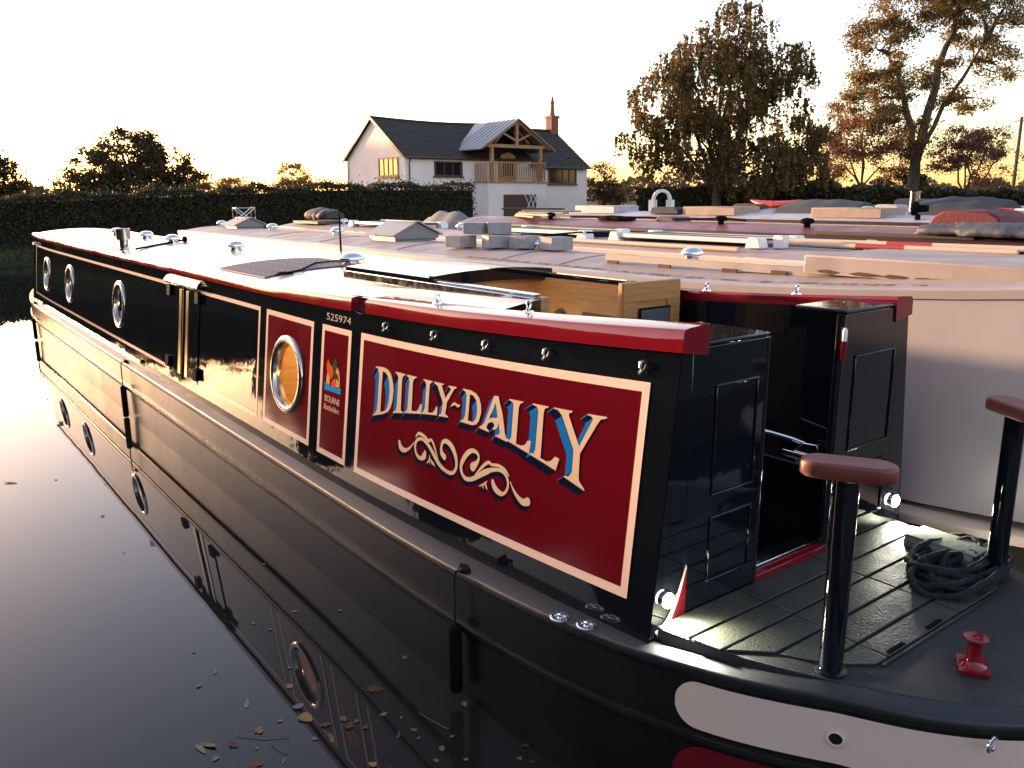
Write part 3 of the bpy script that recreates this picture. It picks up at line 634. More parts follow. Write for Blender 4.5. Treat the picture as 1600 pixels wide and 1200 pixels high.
LENS = mat('lamp_lens', (1, 1, 1), .3, emit=(1, .97, .80), estr=40)
for x in (2.085, 2*XC-2.10):
    z = .86 if x < XC else .875
    b = MB().lathe([(.030, 0), (.030, .012), (.026, .018), (.023, .014)], (x, AFT-.002, z), (0, -1, 0), 24, cap=False).build('deck_lamp', CHROME, boat, smooth=40)
    MB().lathe([(.029, .0), (.027, .010), (.016, .017), (.001, .020)], (x, AFT-.014, z), (0, -1, 0), 20).build('lens', LENS, b)
    L = bpy.data.lights.new('deck_lamp_light', 'SPOT'); L.energy = 20; L.color = (1, .98, .80); L.spot_size = R_(128); L.spot_blend = 1.0; L.shadow_soft_size = .02
    o = bpy.data.objects.new('deck_lamp_light', L); col.objects.link(o); o.location = (x, AFT-.046, z-.002)
    o.rotation_euler = Vector((0 if x > XC else 0, .55, .83)).to_track_quat('Z', 'Y').to_euler()
mb = MB(); pr = [(0, 0), (.0, .03), (.012, .045), (.012, .055), (.17, .055), (.17, 0)]
mb.prism(pr, 1.36, 1.66, fn=lambda a, b, c: (3.42+a, c, .766+b)); mb.build('gas_locker_lid', mat('locker_grey', (.16, .17, .13), .45, bump=.2), boat, bevel=.004)

# painted bands round the counter, outlet hole, fairlead ring
fine = [(XC-a, b) for a, b in catmull([p for p in half if p[1] < 3.2], 40)]
fine = fine[::-1] + [(2*XC-x, y) for x, y in fine[1:]]
fine = [p for p in fine if p[1] < 1.72]
def counter(z0, z1, off, a0, m, name):
    P = [Vector(p) for p in fine]; acc = [0]
    for a, b in zip(P[:-1], P[1:]): acc.append(acc[-1]+(b-a).length)
    rr = (z1-z0)/2; A_, B_ = [], []
    for i, p in enumerate(P):
        e = min(acc[i]-a0, acc[-1]-a0-acc[i])
        if e < 0: continue
        d = P[min(i+1, len(P)-1)]-P[max(i-1, 0)]; n = Vector((d.y, -d.x)).normalized()
        if n.dot(p-Vector((XC, 1.8))) < 0: n = -n
        h = rr*math.sqrt(max(0, 1-max(0, 1-e/rr)**2)); zc = gz(p.y)+(z0+z1)/2
        A_.append((p.x+n.x*off, p.y+n.y*off, zc+h)); B_.append((p.x+n.x*off, p.y+n.y*off, zc-h))
    return MB().grid([A_, B_]).build(name, m, boat)
counter(-.238, -.060, -.0095, .02, CREAM, 'counter_band')['label'] = 'cream painted band round the counter stern'
counter(-.56, -.300, -.0095, .02, RED, 'counter_band')['label'] = 'maroon painted band below the counter strake'
hpnt = min(range(len(fine)), key=lambda i: abs(fine[i][1]-1.20) + (0 if fine[i][0] < XC else 9)); q = fine[hpnt]; d = Vector(fine[hpnt+1])-Vector(fine[hpnt-1]); nn = Vector((d.y, -d.x)).normalized(); nn = nn if nn.x < 0 else -nn
cq = Vector((q[0]-nn.x*.012, q[1]-nn.y*.012, gz(q[1])-.150))
ho = MB().lathe([(.020, .0), (.030, .004), (.031, .007), (.022, .009), (.020, .004)], cq, (nn.x, nn.y, 0), 24, cap=False).build('outlet_rim', CREAM, boat, smooth=50)
MB().lathe([(.021, .0045), (.001, .0050)], cq, (nn.x, nn.y, 0), 20).build('outlet_hole', mat('hole_black', (.002, .002, .002), .9), ho)
q = min(fine, key=lambda p: abs(p[1]-.86)+(0 if p[0] < XC else 9)); mb = MB()
mb.tube([(q[0]-.02+.03*math.cos(t), q[1]-.02, gz(.8)-.05+.02*math.sin(t)) for t in np.linspace(.3, 5.2, 14)], .005, 8); mb.build('shackle', CHROME, boat)

# ------------------------------------------------------------------ things on and beside the nearest boat
def fender(y, label, ln=.345):
    zg = gz(y); x = float(np.interp(y, [p[1] for p in half[5:17]], [XC-p[0] for p in half[5:17]])) - .036
    t = thing('fender', label, 'fender', (x, y, .02), 'rope fenders hung along the near boat')
    zb = zg-.24-ln
    MB().lathe([(.004, 0), (.022, .006), (.030, .02), (.030, ln-.02), (.022, ln-.005), (.004, ln)], (x, y, zb), n=16).build('fender_body', RUB, t, smooth=50)
    MB().tube([(x, y, zb+ln-.005), (x, y, zg-.03), (x+.01, y, zg+.012), (x+.05, y, zg+.010)], .006, 8).build('lanyard', ROPE, t)
    mb = MB(); mb.tube([(x+.055+.020*math.cos(a), y+.024*math.sin(a), zg+.010+.006*math.sin(2*a)) for a in np.linspace(0, 6.28, 16)], .010, 8); mb.tube([(x+.055, y-.02, zg+.014), (x+.045, y+.01, zg+.03), (x+.06, y+.03, zg+.012)], .009, 8)
    mb.build('knot', ROPE, t)
fender(2.86, 'black cylindrical fender hanging below the large maroon name panel')
fender(9.25, 'black fender hanging amidships against the sunlit hull side')
fender(15.45, 'black fender hanging at the far bow of the near boat')

# coil of mooring rope on the stern deck
rg = random.Random(11); pts = []
for k in range(380):
    a = k*.19; tcoil = k/380; r = .17+.05*math.sin(k*.043)+.012*rg.uniform(-1, 1)
    pts.append((3.34+r*1.15*math.cos(a)+.07*math.sin(tcoil*9), 1.40+r*.60*math.sin(a)-.05*math.sin(tcoil*5), .784+.020*tcoil*(1-.3*math.sin(a*1.7))+.014*math.sin(a*2.3)))
mb = MB(); mb.tube([tuple(p) for p in pts], .013, 7); mb.build('rope', ROPE)
ro = bpy.data.objects['rope']; tag(ro, 'loose coil of black mooring rope on the stern deck', 'rope')
# boat hook lying across the roof behind the chimney
bh = MB(); bh.tube([(2.30, 9.95, zroof(2.30, 9.95)+.02), (3.02, 10.62, zroof(3.02, 10.62)+.03)], .012, 8); bh.lathe([(.02, 0), (.035, .03), (.03, .07), (.004, .08)], (3.03, 10.63, zroof(3.03, 10.63)+.0), n=10)
tag(bh.build('chimney_chain_rod', RUB), 'thin black rod lying across the cream roof by the chimney', 'rod')

# ------------------------------------------------------------------ setting: ground, water
GRASS = mat('grass_ground', (.045, .055, .02), .9, c2=(.06, .05, .022), scale=.5, bump=.6, bscale=6)
x0, x1, y0, y1 = -15, 33, -.9, 34.0
O = 2500
mb = MB(); gz_ = .42
xs = [-O, -200, x0-1.5, x1+1.5, 200, O]; ys = [-O, -200, y0-.4, y1+1.8, 200, O]
for i in range(5):
    for j in range(5):
        if i == 2 and j == 2: continue
        mb.add([(xs[i], ys[j], gz_), (xs[i+1], ys[j], gz_), (xs[i+1], ys[j+1], gz_), (xs[i], ys[j+1], gz_)], [(0, 1, 2, 3)])
A_ = [(xs[2], ys[2], gz_), (xs[3], ys[2], gz_), (xs[3], ys[3], gz_), (xs[2], ys[3], gz_)]; B_ = [(x0, y0, -.6), (x1, y0, -.6), (x1, y1, -.6), (x0, y1, -.6)]
mb.grid([A_, B_], close=True)
tag(mb.build('ground', GRASS, smooth=0), 'grassy banks and fields around the basin', kind='structure')
wm = bpy.data.materials.new('canal_water'); wm.use_nodes = True
n = wm.node_tree.nodes; l = wm.node_tree.links; b = n['Principled BSDF']
b.inputs['Base Color'].default_value = (.014, .014, .012, 1); b.inputs['Roughness'].default_value = .012; b.inputs['IOR'].default_value = 1.333
tc = n.new('ShaderNodeTexCoord'); t1 = n.new('ShaderNodeTexNoise'); t1.inputs['Scale'].default_value = 1.1; t1.inputs['Detail'].default_value = 2.5
bp = n.new('ShaderNodeBump'); bp.inputs['Strength'].default_value = .05; bp.inputs['Distance'].default_value = .02
l.new(tc.outputs['Object'], t1.inputs['Vector']); l.new(t1.outputs['Fac'], bp.inputs['Height']); l.new(bp.outputs['Normal'], b.inputs['Normal'])
mb = MB(); mb.add([(x0-1, y0-1, 0), (x1+1, y0-1, 0), (x1+1, y1+1.2, 0), (x0-1, y1+1.2, 0)], [(0, 1, 2, 3)])
tag(mb.build('water', wm, smooth=0), 'still dark canal water', kind='structure')

# ------------------------------------------------------------------ floating leaves and twigs
LV = [leafmat('leaf_tan', (.20, .13, .075), (.14, .085, .05), .1), leafmat('leaf_brown', (.13, .06, .03), (.09, .035, .02), .1), leafmat('leaf_yellow', (.30, .20, .07), (.22, .14, .05), .1), leafmat('leaf_grey', (.20, .19, .18), (.15, .14, .13), .1)]
rl = random.Random(5)
def leafmesh(kind, m, seed):
    rr_ = random.Random(seed); n = 40; P = []; ph = rr_.uniform(0, 6)
    for k in range(n):
        t = 2*math.pi*k/n; w_ = {'oak': .34, 'round': .36, 'willow': .15}[kind]
        x = .5*math.cos(t); y = w_*math.sin(t)*(1-.25*math.cos(t))
        e = 1+.06*math.sin(3*t+ph)+.04*rr_.uniform(-1, 1)
        if kind == 'oak': e *= .80+.24*math.sin(7*t+ph)*abs(math.sin(t))**.5
        if k == 0: e *= 1.18
        P.append((x*e, y*e))
    me = bpy.data.meshes.new('leaf_'+kind); c1, c2 = rr_.uniform(.1, .4), rr_.uniform(-.1, .3)
    vs = [(x, y, c1*y*y+c2*x*x*.6+.10*x*y) for x, y in P]+[(0, 0, -.01)]
    me.from_pydata(vs+[(-.48, 0, .02), (-.80, .05, .03), (-.47, .025, .02)], [], [(k, (k+1) % n, n) for k in range(n)]+[(n+1, n+2, n+3)])
    me.materials.append(m); me.shade_smooth(); return me
LM = [(k, i, [leafmesh(k, LV[i], 100*i+q) for q in range(3)]) for k in ('oak', 'round', 'willow') for i in range(4)]
KN = {'oak': 'lobed oak', 'round': 'rounded', 'willow': 'slim'}; CN = ['tan', 'brown', 'yellow', 'grey']
LEAF = [(1.24,3.17,0.079,'round',2),(1.59,3.18,0.094,'oak',1),(1.29,3.07,0.06,'oak',1),(1.37,3.0,0.065,'oak',1),(1.42,2.95,0.053,'oak',1),(1.27,2.97,0.07,'willow',0),(1.37,3.06,0.051,'oak',0),(1.41,3.01,0.027,'round',0),(1.53,2.98,0.042,'oak',3),(1.28,3.45,0.042,'round',2),(1.33,2.71,0.042,'round',2),(1.61,2.62,0.045,'oak',0),(1.86,2.82,0.039,'round',2),(1.58,2.8,0.041,'oak',0),(1.51,2.81,0.049,'willow',1),(1.84,3.33,0.033,'round',3),(1.59,4.13,0.033,'round',3),(1.8,3.98,0.029,'round',3),(1.36,4.14,0.029,'round',3),(1.41,4.02,0.032,'oak',3),(1.25,3.27,0.056,'round',3),(1.34,3.6,0.03,'oak',3),(1.07,3.44,0.076,'willow',3),(1.04,3.21,0.066,'oak',0),(0.83,3.25,0.09,'willow',0),(0.8,3.24,0.084,'willow',3),(0.92,3.18,0.06,'oak',1),(0.95,3.0,0.069,'oak',1),(0.83,3.14,0.035,'round',3),(1.14,3.22,0.027,'round',3),(1.21,3.01,0.035,'oak',3),(1.04,3.79,0.047,'willow',2),(0.94,3.72,0.043,'oak',3),(1.01,4.04,0.025,'round',3),(1.68,4.83,0.029,'round',3),(1.65,2.5,0.022,'round',3),(1.69,2.66,0.026,'oak',3),(1.57,2.74,0.023,'round',0),(1.58,2.91,0.015,'round',3),(1.9,2.42,0.04,'oak',1),(1.83,2.37,0.036,'oak',0),(1.94,2.27,0.017,'round',2),(1.86,2.32,0.028,'oak',1),(1.28,9.46,0.087,'oak',1),(0.61,7.6,0.118,'willow',0),(1.05,6.35,0.046,'oak',3),(0.92,7.46,0.029,'round',3),(1.02,5.56,0.018,'round',3),(1.34,10.69,0.041,'round',3),(1.22,7.09,0.022,'round',3),(1.55,2.57,0.039,'oak',0),(0.99,3.1,0.024,'oak',3),(1.05,2.95,0.034,'willow',3)]
SPECIAL = {0: 'large yellow rounded leaf floating at the edge of the boat reflection', 1: 'pair-shaped brown oak leaf floating below the far fender, largest near the hull', 5: 'slim tan leaf standing slantwise among the brown oak leaves',
  22: 'long slim grey leaf floating alone left of the yellow leaf', 24: 'long slim tan leaf near the bottom edge of the water', 43: 'brown oak leaf floating by the bow reflection, farthest out', 44: 'long slim twig-like leaf at the left edge of the water', 27: 'reddish brown oak leaf cut by the bottom edge of the picture'}
meshes = {(k, i): m for k, i, m in LM}
ORD = ['first', 'second', 'third', 'fourth', 'fifth', 'sixth', 'seventh', 'eighth']
def zone(x, y): return 'far out on the water' if y > 4.5 else ('close under the hull' if x > 1.45 else 'at lower left')
def scrx(x, y): p = M.inverted() @ Vector((x, y, 0)); return p.x/-p.z
kin = {}
for i, (x, y, s_, k, c) in enumerate(LEAF):
    if i not in SPECIAL: kin.setdefault((k, c, zone(x, y)), []).append((scrx(x, y), i))
LBL = {}
for (k, c, zn), L_ in kin.items():
    for r, (_, i) in enumerate(sorted(L_)):
        LBL[i] = f'small {CN[c]} {KN[k]} leaf floating {zn}' + (f', {ORD[r]} from left' if len(L_) > 1 else '')
for i, (x, y, s_, k, c) in enumerate(LEAF):
    o = bpy.data.objects.new('floating_leaf', meshes[(k, c)][i % 3]); col.objects.link(o)
    o.location = (x, y, .004); o.rotation_euler = (rl.uniform(-.08, .08), rl.uniform(-.08, .08), rl.uniform(0, 6.28)); o.scale = (s_*.95,)*3
    tag(o, SPECIAL.get(i) or LBL[i], 'leaf', 'fallen leaves floating on the water')
TW = mat('twig', (.16, .10, .06), .8)
for pts, lb in (([(1.66, 2.89, .006), (1.67, 2.82, .008), (1.70, 2.71, .006)], 'thin bent twig floating close to the black hull'), ([(.95, 3.24, .008), (1.04, 3.15, .012), (1.13, 3.09, .008)], 'straight pale twig floating at bottom left'), ([(1.05, 3.10, .01), (1.06, 3.04, .012), (1.08, 2.99, .008)], 'short curved twig beside the straight pale one')):
    tag(MB().tube(pts, .0016, 6).build('floating_twig', TW), lb, 'twig', 'twigs floating on the water')
rw = np.random.default_rng(3)

# ------------------------------------------------------------------ the other boats, moored side by side
def hullbox(t, Xc, ya, yb, zg, m, mg):
    P = [(Xc-a, ya+(b-.66)*(yb-ya)/18.34) for a, b in catmull(half, 2)]; P = P + [(2*Xc-x, y) for x, y in P[-2:0:-1]]
    n = len(P); c = Vector((Xc, 0))
    def rg_(k, z): return [(Xc+(x-Xc)*k, y, z+zs(y)) for x, y in P]
    def zs(y): return .0129*max(0, ya+4.2-max(y, ya+.6))**2+.006*max(0, y-(yb-5))**2
    mb = MB(); mb.grid([rg_(.985, zg-.05), rg_(.985, zg-.26), rg_(1.005, zg-.27), rg_(1.005, zg-.29), rg_(.98, zg-.30), rg_(.94, -.4)], close=True); mb.build('hull', m, t)
    mb = MB(); mb.grid([rg_(.80, zg+.004), rg_(.992, zg+.004), rg_(1.0, zg-.004), rg_(1.0, zg-.045), rg_(.985, zg-.05)], close=True); mb.add(rg_(.80, zg+.004), [tuple(range(n))]); mb.build('gunwale', mg, t, smooth=50)
def otherboat(label, Xc, ya, yb, zE, camber, ms, mr, mrail, mh, mg, ca=None, cb=None, hb=.86, ht_=.72, sh=.0129):
    t = thing('narrowboat', label, 'narrowboat', (Xc, (ya+yb)/2, 0), 'narrowboats moored beyond the nearest one')
    ca = ya+.9 if ca is None else ca; cb = yb-3.1 if cb is None else cb; zg = .587
    def e(y): return sh*max(0, ya+4.2-y)**2
    ny = 24; Y = [lerp(ca, cb, i/ny) for i in range(ny+1)]
    for s in (1, -1):
        MB().grid([[(Xc-s*lerp(hb, ht_, k/3), y, lerp(zg, zE, k/3)+e(y)) for k in range(4)] for y in Y]).build('cabin_side', ms, t)
        rows = [[(Xc-s*(ht_+dx), y, zE+dz+e(y)) for dx, dz in ((.004, -.03), (.016, -.028), (.018, .016), (.008, .026), (-.07, .032), (-.08, .010))] for y in Y]
        mb = MB(); mb.grid(rows); mb.add(rows[0], [tuple(range(6))]); mb.add(rows[-1], [tuple(range(6))]); mb.build('handrail', mrail, t, smooth=40)
    zr = lambda x, y: zE+e(y)+camber*(1-((x-Xc)/ht_)**2)+.005
    MB().grid([[(Xc+ht_*(-.9+1.8*j/10), y, zr(Xc+ht_*(-.9+1.8*j/10), y)) for j in range(11)] for y in Y]).build('roof', mr, t)
    for y in (ca, cb):
        P = [(Xc-hb, y, zg+e(y)), (Xc-ht_, y, zE+e(y))]+[(Xc+ht_*(-.9+1.8*j/10), y, zr(Xc+ht_*(-.9+1.8*j/10), y)) for j in range(11)]+[(Xc+ht_, y, zE+e(y)), (Xc+hb, y, zg+e(y))]
        MB().add(P, [tuple(range(len(P)))]).build('bulkhead', ms, t)
    hullbox(t, Xc, ya, yb, zg, mh, mg)
    return t, zr
LILAC = mat('grey_primer', (.36, .31, .31), .38, c2=(.30, .26, .26), scale=1.2, rvar=.08, bump=.03, bscale=5)
R2 = mat('roof_pinkgrey', (.37, .29, .27), .6, c2=(.28, .22, .205), scale=3, rvar=.1, detail=8)
BEIGE = mat('beige_gunwale', (.42, .31, .25), .5, c2=(.34, .25, .20), scale=5)
b2, z2 = otherboat('unpainted pale grey primed narrowboat right beside the maroon one', 5.07, .05, 18.6, 1.685, .085, LILAC, R2, LILAC, HULL, BEIGE, ca=.75, cb=15.6, sh=.019)
PK = mat('roof_pale_pink', (.44, .32, .29), .6, c2=(.35, .255, .23), scale=2, rvar=.08)
PKR = mat('side_salmon', (.45, .20, .16), .35)
b3, z3 = otherboat('pale roofed narrowboat with salmon stripe, third from the left', 7.45, .3, 20.3, 1.655, .10, PKR, PK, CREAM, HULL, BEIGE, ca=1.0, cb=17.2)
DKR = mat('rail_dark', (.03, .012, .014), .4)
RR = mat('roof_oxide_red', (.23, .07, .065), .42, c2=(.18, .05, .05), scale=2, rvar=.08)
b4, z4 = otherboat('narrowboat with oxide red roof, fourth in the row', 11.5, .2, 19.0, 1.70, .135, BLACK, RR, DKR, HULL, GUN, ca=1.0, cb=16.2)
LW = mat('roof_lilac_white', (.46, .41, .43), .5, c2=(.38, .34, .36), scale=2, rvar=.08)
b5, z5 = otherboat('narrowboat with lilac white roof behind the red one', 15.7, -.2, 20.5, 1.76, .14, BEIGE, LW, DKR, HULL, GUN, ca=.6, cb=17.5)
GB = mat('roof_grey_blue', (.20, .20, .23), .45)
b6, z6 = otherboat('dark blue grey narrowboat near the back of the moorings', 19.6, -.2, 19, 1.80, .14, BLACK, GB, GB, HULL, GUN)
b7, z7 = otherboat('farthest narrowboat with grey roof below the big trees', 23.8, -.2, 18.5, 1.84, .15, BLACK, GB, DKR, HULL, GUN)

# fittings of the grey boat
for x, y in ((5.02, 12.85), (5.0, 17.0 if False else 15.2), (5.15, 6.35), (5.2, 4.45), (5.05, 10.6)): vent(x, y, z2(x, y), .088, b2)
mb = MB(); 
for (y0_, y1_, x0_, x1_, h0, h1) in ((.9, 3.05, 4.62, 5.52, .0, .11),): mb.box(x0_, x1_, y0_, y1_, z2(4.75, 3.0)+.01, z2(5.07, 3.0)+h1)
mb.build('sliding_hatch', R2, b2, bevel=.01)
mb = MB(); mb.beam((4.70, 1.0, z2(4.7, 3)+.02), (4.70, 4.9, z2(4.7, 4.5)+.045), .05, .05); mb.build('hatch_runner', R2, b2)
mb = MB(); 
for y in (4.75, 4.2, 3.6, 3.2): MB().beam((4.672, y, z2(4.7, y)+.008), (4.672, y+.12, z2(4.7, y)+.008), .012, .03).build('rust_bracket', RUSTG, b2)
rz = random.Random(17)
for k in range(9):
    y = 1.3+.19*k+rz.uniform(-.05, .05); P = [(y+rz.uniform(.05, .12)*math.cos(t), .014*math.sin(t)*rz.uniform(.5, 1.2)) for t in np.linspace(0, 6.28, 12)[:-1]]
    MB().add([(4.6185, a, z2(4.75, 3.0)+.028+b) for a, b in P], [tuple(range(len(P)))]).build('rust_patch', RUSTG, b2, smooth=0)
mb = MB(); rows = [[(4.455+.01*math.sin(y*3), y, z2(4.455, y)+.003), (4.50+.012*math.sin(y*5.3), y, z2(4.50, y)+.003)] for y in np.linspace(2.2, 6.6, 40)]
mb.grid(rows).build('dirt_line', mat('dirt', (.10, .075, .06), .9, c2=(.30, .25, .23), scale=14, lo=.45, hi=.6), b2)
for y in (5.3, 6.1, 8.0, 10.0, 11.8): MB().tube([(x, y+.06*(x-5), z2(x, y)+.001) for x in np.linspace(4.5, 5.66, 12)], .0035, 5).build('roof_seam', mat('seam_dark', (.16, .12, .11), .8), b2)
GREY = mat('box_grey_paint', (.19, .18, .20), .4); GREYL = mat('box_grey_roof', (.30, .27, .28), .45)
def pigeon(x, y, z, w_, d, h, label):
    t = thing('pigeon_box', label, 'roof vent', (x, y, z), 'house-shaped roof vents')
    mb = MB(); mb.prism([(-d/2, .02), (d/2, .02), (d/2, h*.30), (0, h*.93), (-d/2, h*.30)], -w_/2, w_/2, fn=lambda a, b, c: (x+a, y+c, z+b)); mb.box(x-d/2+.02, x+d/2-.02, y-w_/2+.03, y+w_/2-.03, z-.01, z+.03)
    mb.build('box', GREY, t)
    for s in (1, -1):
        MB().beam((x+s*.0, y, z+h*.97), (x+s*(d/2+.035), y, z+h*.24), w_+.07, .014, up=(0, 1, 0)).build('lid', GREYL, t) if False else None
        a = Vector((x, y, z+h*.98)); b = Vector((x+s*(d/2+.04), y, z+h*.25)); nrm = Vector((s*(a.z-b.z), 0, abs(b.x-a.x))).normalized()*.014
        P = []
        for q in (a, b):
            for yy in (-w_/2-.04, w_/2+.04): P += [q+Vector((0, yy, 0)), q+Vector((0, yy, 0))+nrm]
        MB().add(P, [(0, 2, 6, 4), (1, 5, 7, 3), (0, 4, 5, 1), (2, 3, 7, 6), (0, 1, 3, 2), (4, 6, 7, 5)]).build('lid', GREYL, t)
    MB().box(x-.05, x+.05, y-w_/2-.05, y+w_/2+.05, z+h*.96, z+h*1.03).build('ridge_board', GREYL, t, bevel=.006)
    return t
pg = pigeon(5.12, 8.9, z2(5.07, 8.9), .62, .60, .22, 'grey house-shaped vent box on the pale roof, larger of two')
pg2 = pigeon(5.1, 14.3, z2(5.07, 14.3), .55, .50, .17, 'small grey vent box carrying a wire rack, near the far bows')
mb = MB()
for a, b in (((-.16, -.1), (-.16, .1)), ((.16, -.1), (.16, .1)), ((-.16, -.1), (.16, -.1)), ((-.16, .1), (.16, .1))):
    mb.tube([(5.1+a[0], 14.3+a[1], z2(5.07, 14.3)+.33), (5.1+b[0], 14.3+b[1], z2(5.07, 14.3)+.33)], .007, 6)
for sx in (-.16, .16):
    for sy in (-.1, .1): mb.tube([(5.1+sx, 14.3+sy, z2(5.07, 14.3)+.33), (5.1-sx*.3, 14.3+sy*1.0, z2(5.07, 14.3)+.17)], .007, 6); mb.tube([(5.1+sx, 14.3+sy, z2(5.07, 14.3)+.36), (5.1+sx, 14.3+sy, z2(5.07, 14.3)+.14)], .007, 6)
mb.build('wire_rack', STEEL, pg2)
# pile of grey concrete blocks on the roof
BLK = mat('concrete_block', (.36, .33, .33), .8, c2=(.29, .26, .26), scale=12, bump=.4, bscale=60)
BL = [(4.78, 7.15, 0, .2, 'leftmost low block of the pile'), (4.92, 6.72, 0, -.3, 'low front block near the left of the pile'), (5.05, 6.42, 0, .15, 'front middle block of the pile lying flat'), (5.10, 6.02, 0, -.1, 'rightmost low block of the pile'), (5.22, 6.95, 0, .5, 'back block of the pile half hidden'), (4.93, 7.05, .1, .35, 'upper left block stacked on the pile'), (5.06, 6.88, .1, -.5, 'topmost right block stacked askew')]
for x, y, h, a, lb in BL:
    o = MB().box(-.12, .12, -.11, .11, 0, .118).build('concrete_block', BLK, bevel=.006); o.location = (x, y, z2(x, y)+.012+h*1.2); o.rotation_euler = (0, 0, a)
    tag(o, 'pale grey concrete block, '+lb, 'block', 'concrete blocks piled on the grey boat')

# pale boat: rack-mounted solar panels, poles, tarp bundle
for y, lb in ((13.3, 0), (8.9, 1), (6.3, 2)):
    y0_, y1_ = y-1.0, y+1.0; x0_, x1_ = 7.15, 7.85; z = z3(7.45, y)+.05
    sp_ = MB().box(x0_, x1_, y0_, y1_, z, z+.03).build('solar_panel', SOLAR, b3, bevel=.004)
    for xa_ in (x0_-.03, x1_): MB().box(xa_, xa_+.03, y0_-.02, y1_+.02, z-.01, z+.035).build('panel_frame', WHITEP, sp_)
    for yy in (y0_-.09, y1_-.07):
        for xa_, xb_ in ((x0_-.05, x0_+.09), (x1_-.09, x1_+.05)): MB().prism([(-.10, -.06), (.10, -.06), (.06, .05), (-.06, .05)], xa_, xb_, fn=lambda a, b, c: (c, yy+.08+a, z+b)).build('panel_foot', WHITEP, sp_, bevel=.01)
for x, y in ((7.5, 15.4), (7.5, 11.2), (7.6, 4.3)): vent(x, y, z3(x, y), .09, b3)
TARP = mat('dark_tarp', (.04, .04, .043), .75, bump=1.0, bscale=9); TARPB = mat('blue_grey_tarp', (.05, .058, .075), .7, bump=1.0, bscale=10)
def lump(name, label, cat, c, dims, m, seed, group=None, n=(26, 12), sag=.18, flat=True):
    rows = []
    for i in range(n[0]+1):
        u = i/n[0]; r = []
        for j in range(n[1]):
            t = 2*math.pi*j/n[1]; k = math.sin(math.pi*min(max(u, .03), .97))**.18
            p = Vector((math.cos(t)*dims[0]*k/2, (u-.5)*dims[1], max(-.5, math.sin(t))*dims[2]*k/2))
            q = noise.noise(p*4+Vector((seed, 0, 0)))*sag+noise.noise(p*11+Vector((0, seed, 0)))*sag*.6; p *= 1+q; p.z = max(p.z, -.35*dims[2]); r.append((c[0]+p.x, c[1]+p.y, c[2]+.35*dims[2]+p.z))
        rows.append(r)
    mb = MB(); mb.grid(rows, close=True); mb.add(rows[0], [tuple(range(n[1]))]); mb.add(rows[-1], [tuple(range(n[1]))])
    return tag(mb.build(name, m, smooth=70), label, cat, group)
MB().box(7.0, 7.8, 15.55, 16.75, z3(7.45, 16)+.005, z3(7.45, 16)+.05).build('roof_board', mat('brown_board', (.14, .07, .04), .7), b3)
lump('tarp_bundle', 'dark tarpaulin bundle on a board at the bow of the pale boat', 'bundle', (7.4, 16.1, z3(7.45, 16)+.05), (.6, 1.05, .30), TARP, 2)
def pole(name, label, a, b, r, bands=()):
    t = thing(name, label, 'pole', a, 'poles lying on the boat roofs'); a = Vector(a); b = Vector(b)
    POLE = bpy.data.materials.get('pole_cream') or mat('pole_cream', (.52, .40, .30), .5)
    if not bands:
        bpy.data.objects.remove(t); return tag(MB().tube([a, b], r, 12).build(name, POLE), label, 'pole', 'poles lying on the boat roofs')
    MB().tube([a, b], r, 12).build('shaft', POLE, t)
    for u, v, m in bands: MB().tube([a.lerp(b, u), a.lerp(b, v)], r*1.03, 12).build('painted_band', m, t)
    return t
SRED = mat('signal_red', (.33, .02, .02), .5)
pole('boat_pole', 'plain cream pole lying along the near edge of the pale boat', (6.95, 9.0, z3(6.95, 9)+.03), (6.95, 5.35, z3(6.95, 5.35)+.03), .026)
pole('boat_pole', 'cream pole with red band near its end, nearer of the banded pair', (7.36, 7.6, z3(7.4, 7)+.02), (7.36, 2.9, z3(7.4, 3.5)+.045), .024, ((.70, .80, SRED),))
pole('boat_pole', 'cream pole with red band near its end, farther of the banded pair', (7.46, 7.7, z3(7.4, 7)+.055), (7.46, 2.75, z3(7.4, 3.5)+.07), .024, ((.735, .82, SRED),))
MB().box(7.2, 7.3, 5.0, 5.12, z3(7.3, 5)+.0, z3(7.3, 5)+.13).build('pole_rack', WHITEP, b3, bevel=.01)
mb = MB(); mb.tube([(6.85, 8.75, z3(6.85, 8.75)-.02), (6.85, 8.6, z3(6.85, 8.6)+.10), (6.87, 8.4, z3(6.87, 8.4)+.09), (7.1, 7.9, z3(7.1, 7.9)+.10), (7.3, 7.2, z3(7.3, 7.2)+.07)], .012, 7); mb.build('shore_cable', RUB, b3)
lump('black_hose', 'oval coil of black hose on the pale boat', 'hose', (7.9, 6.0, z3(7.9, 6)), (.35, .55, .05), RUB, 9)

# red roofed boat: vents, covers
for x, y in ((11.2, 13.4), (11.2, 9.0), (11.15, 7.35)):
    MB().lathe([(.05, 0), (.05, .05), (.10, .06), (.105, .10), (.08, .13), (.002, .145)], (x, y, z4(x, y)), n=18).build('roof_vent', RUB, b4, smooth=50)
lump('tarp_bundle', 'long blue grey tarpaulin cover rolled along the red roof', 'cover', (10.95, 4.1, z4(10.95, 4.1)-.02), (.55, 2.7, .24), TARPB, 5, n=(40, 14))
MB().box(10.84, 10.90, 4.8, 7.0, z4(10.9, 6)-.03, z4(10.9, 6)+.03).build('plank_rail', mat('dark_wood', (.06, .035, .025), .7), b4)
tag(MB().prism([(-.5, 0), (.5, 0), (.40, .17), (.28, .24), (-.28, .24), (-.42, .17)], -.45, .45, fn=lambda a, b, c: (11.75+c, 5.15+a, z4(11.5, 4.6)-.01+b)).build('hatch_cover', mat('maroon_canvas', (.13, .02, .025), .8, bump=.5, bscale=20), bevel=.03), 'maroon canvas cover over a hatch on the red boat', 'cover')
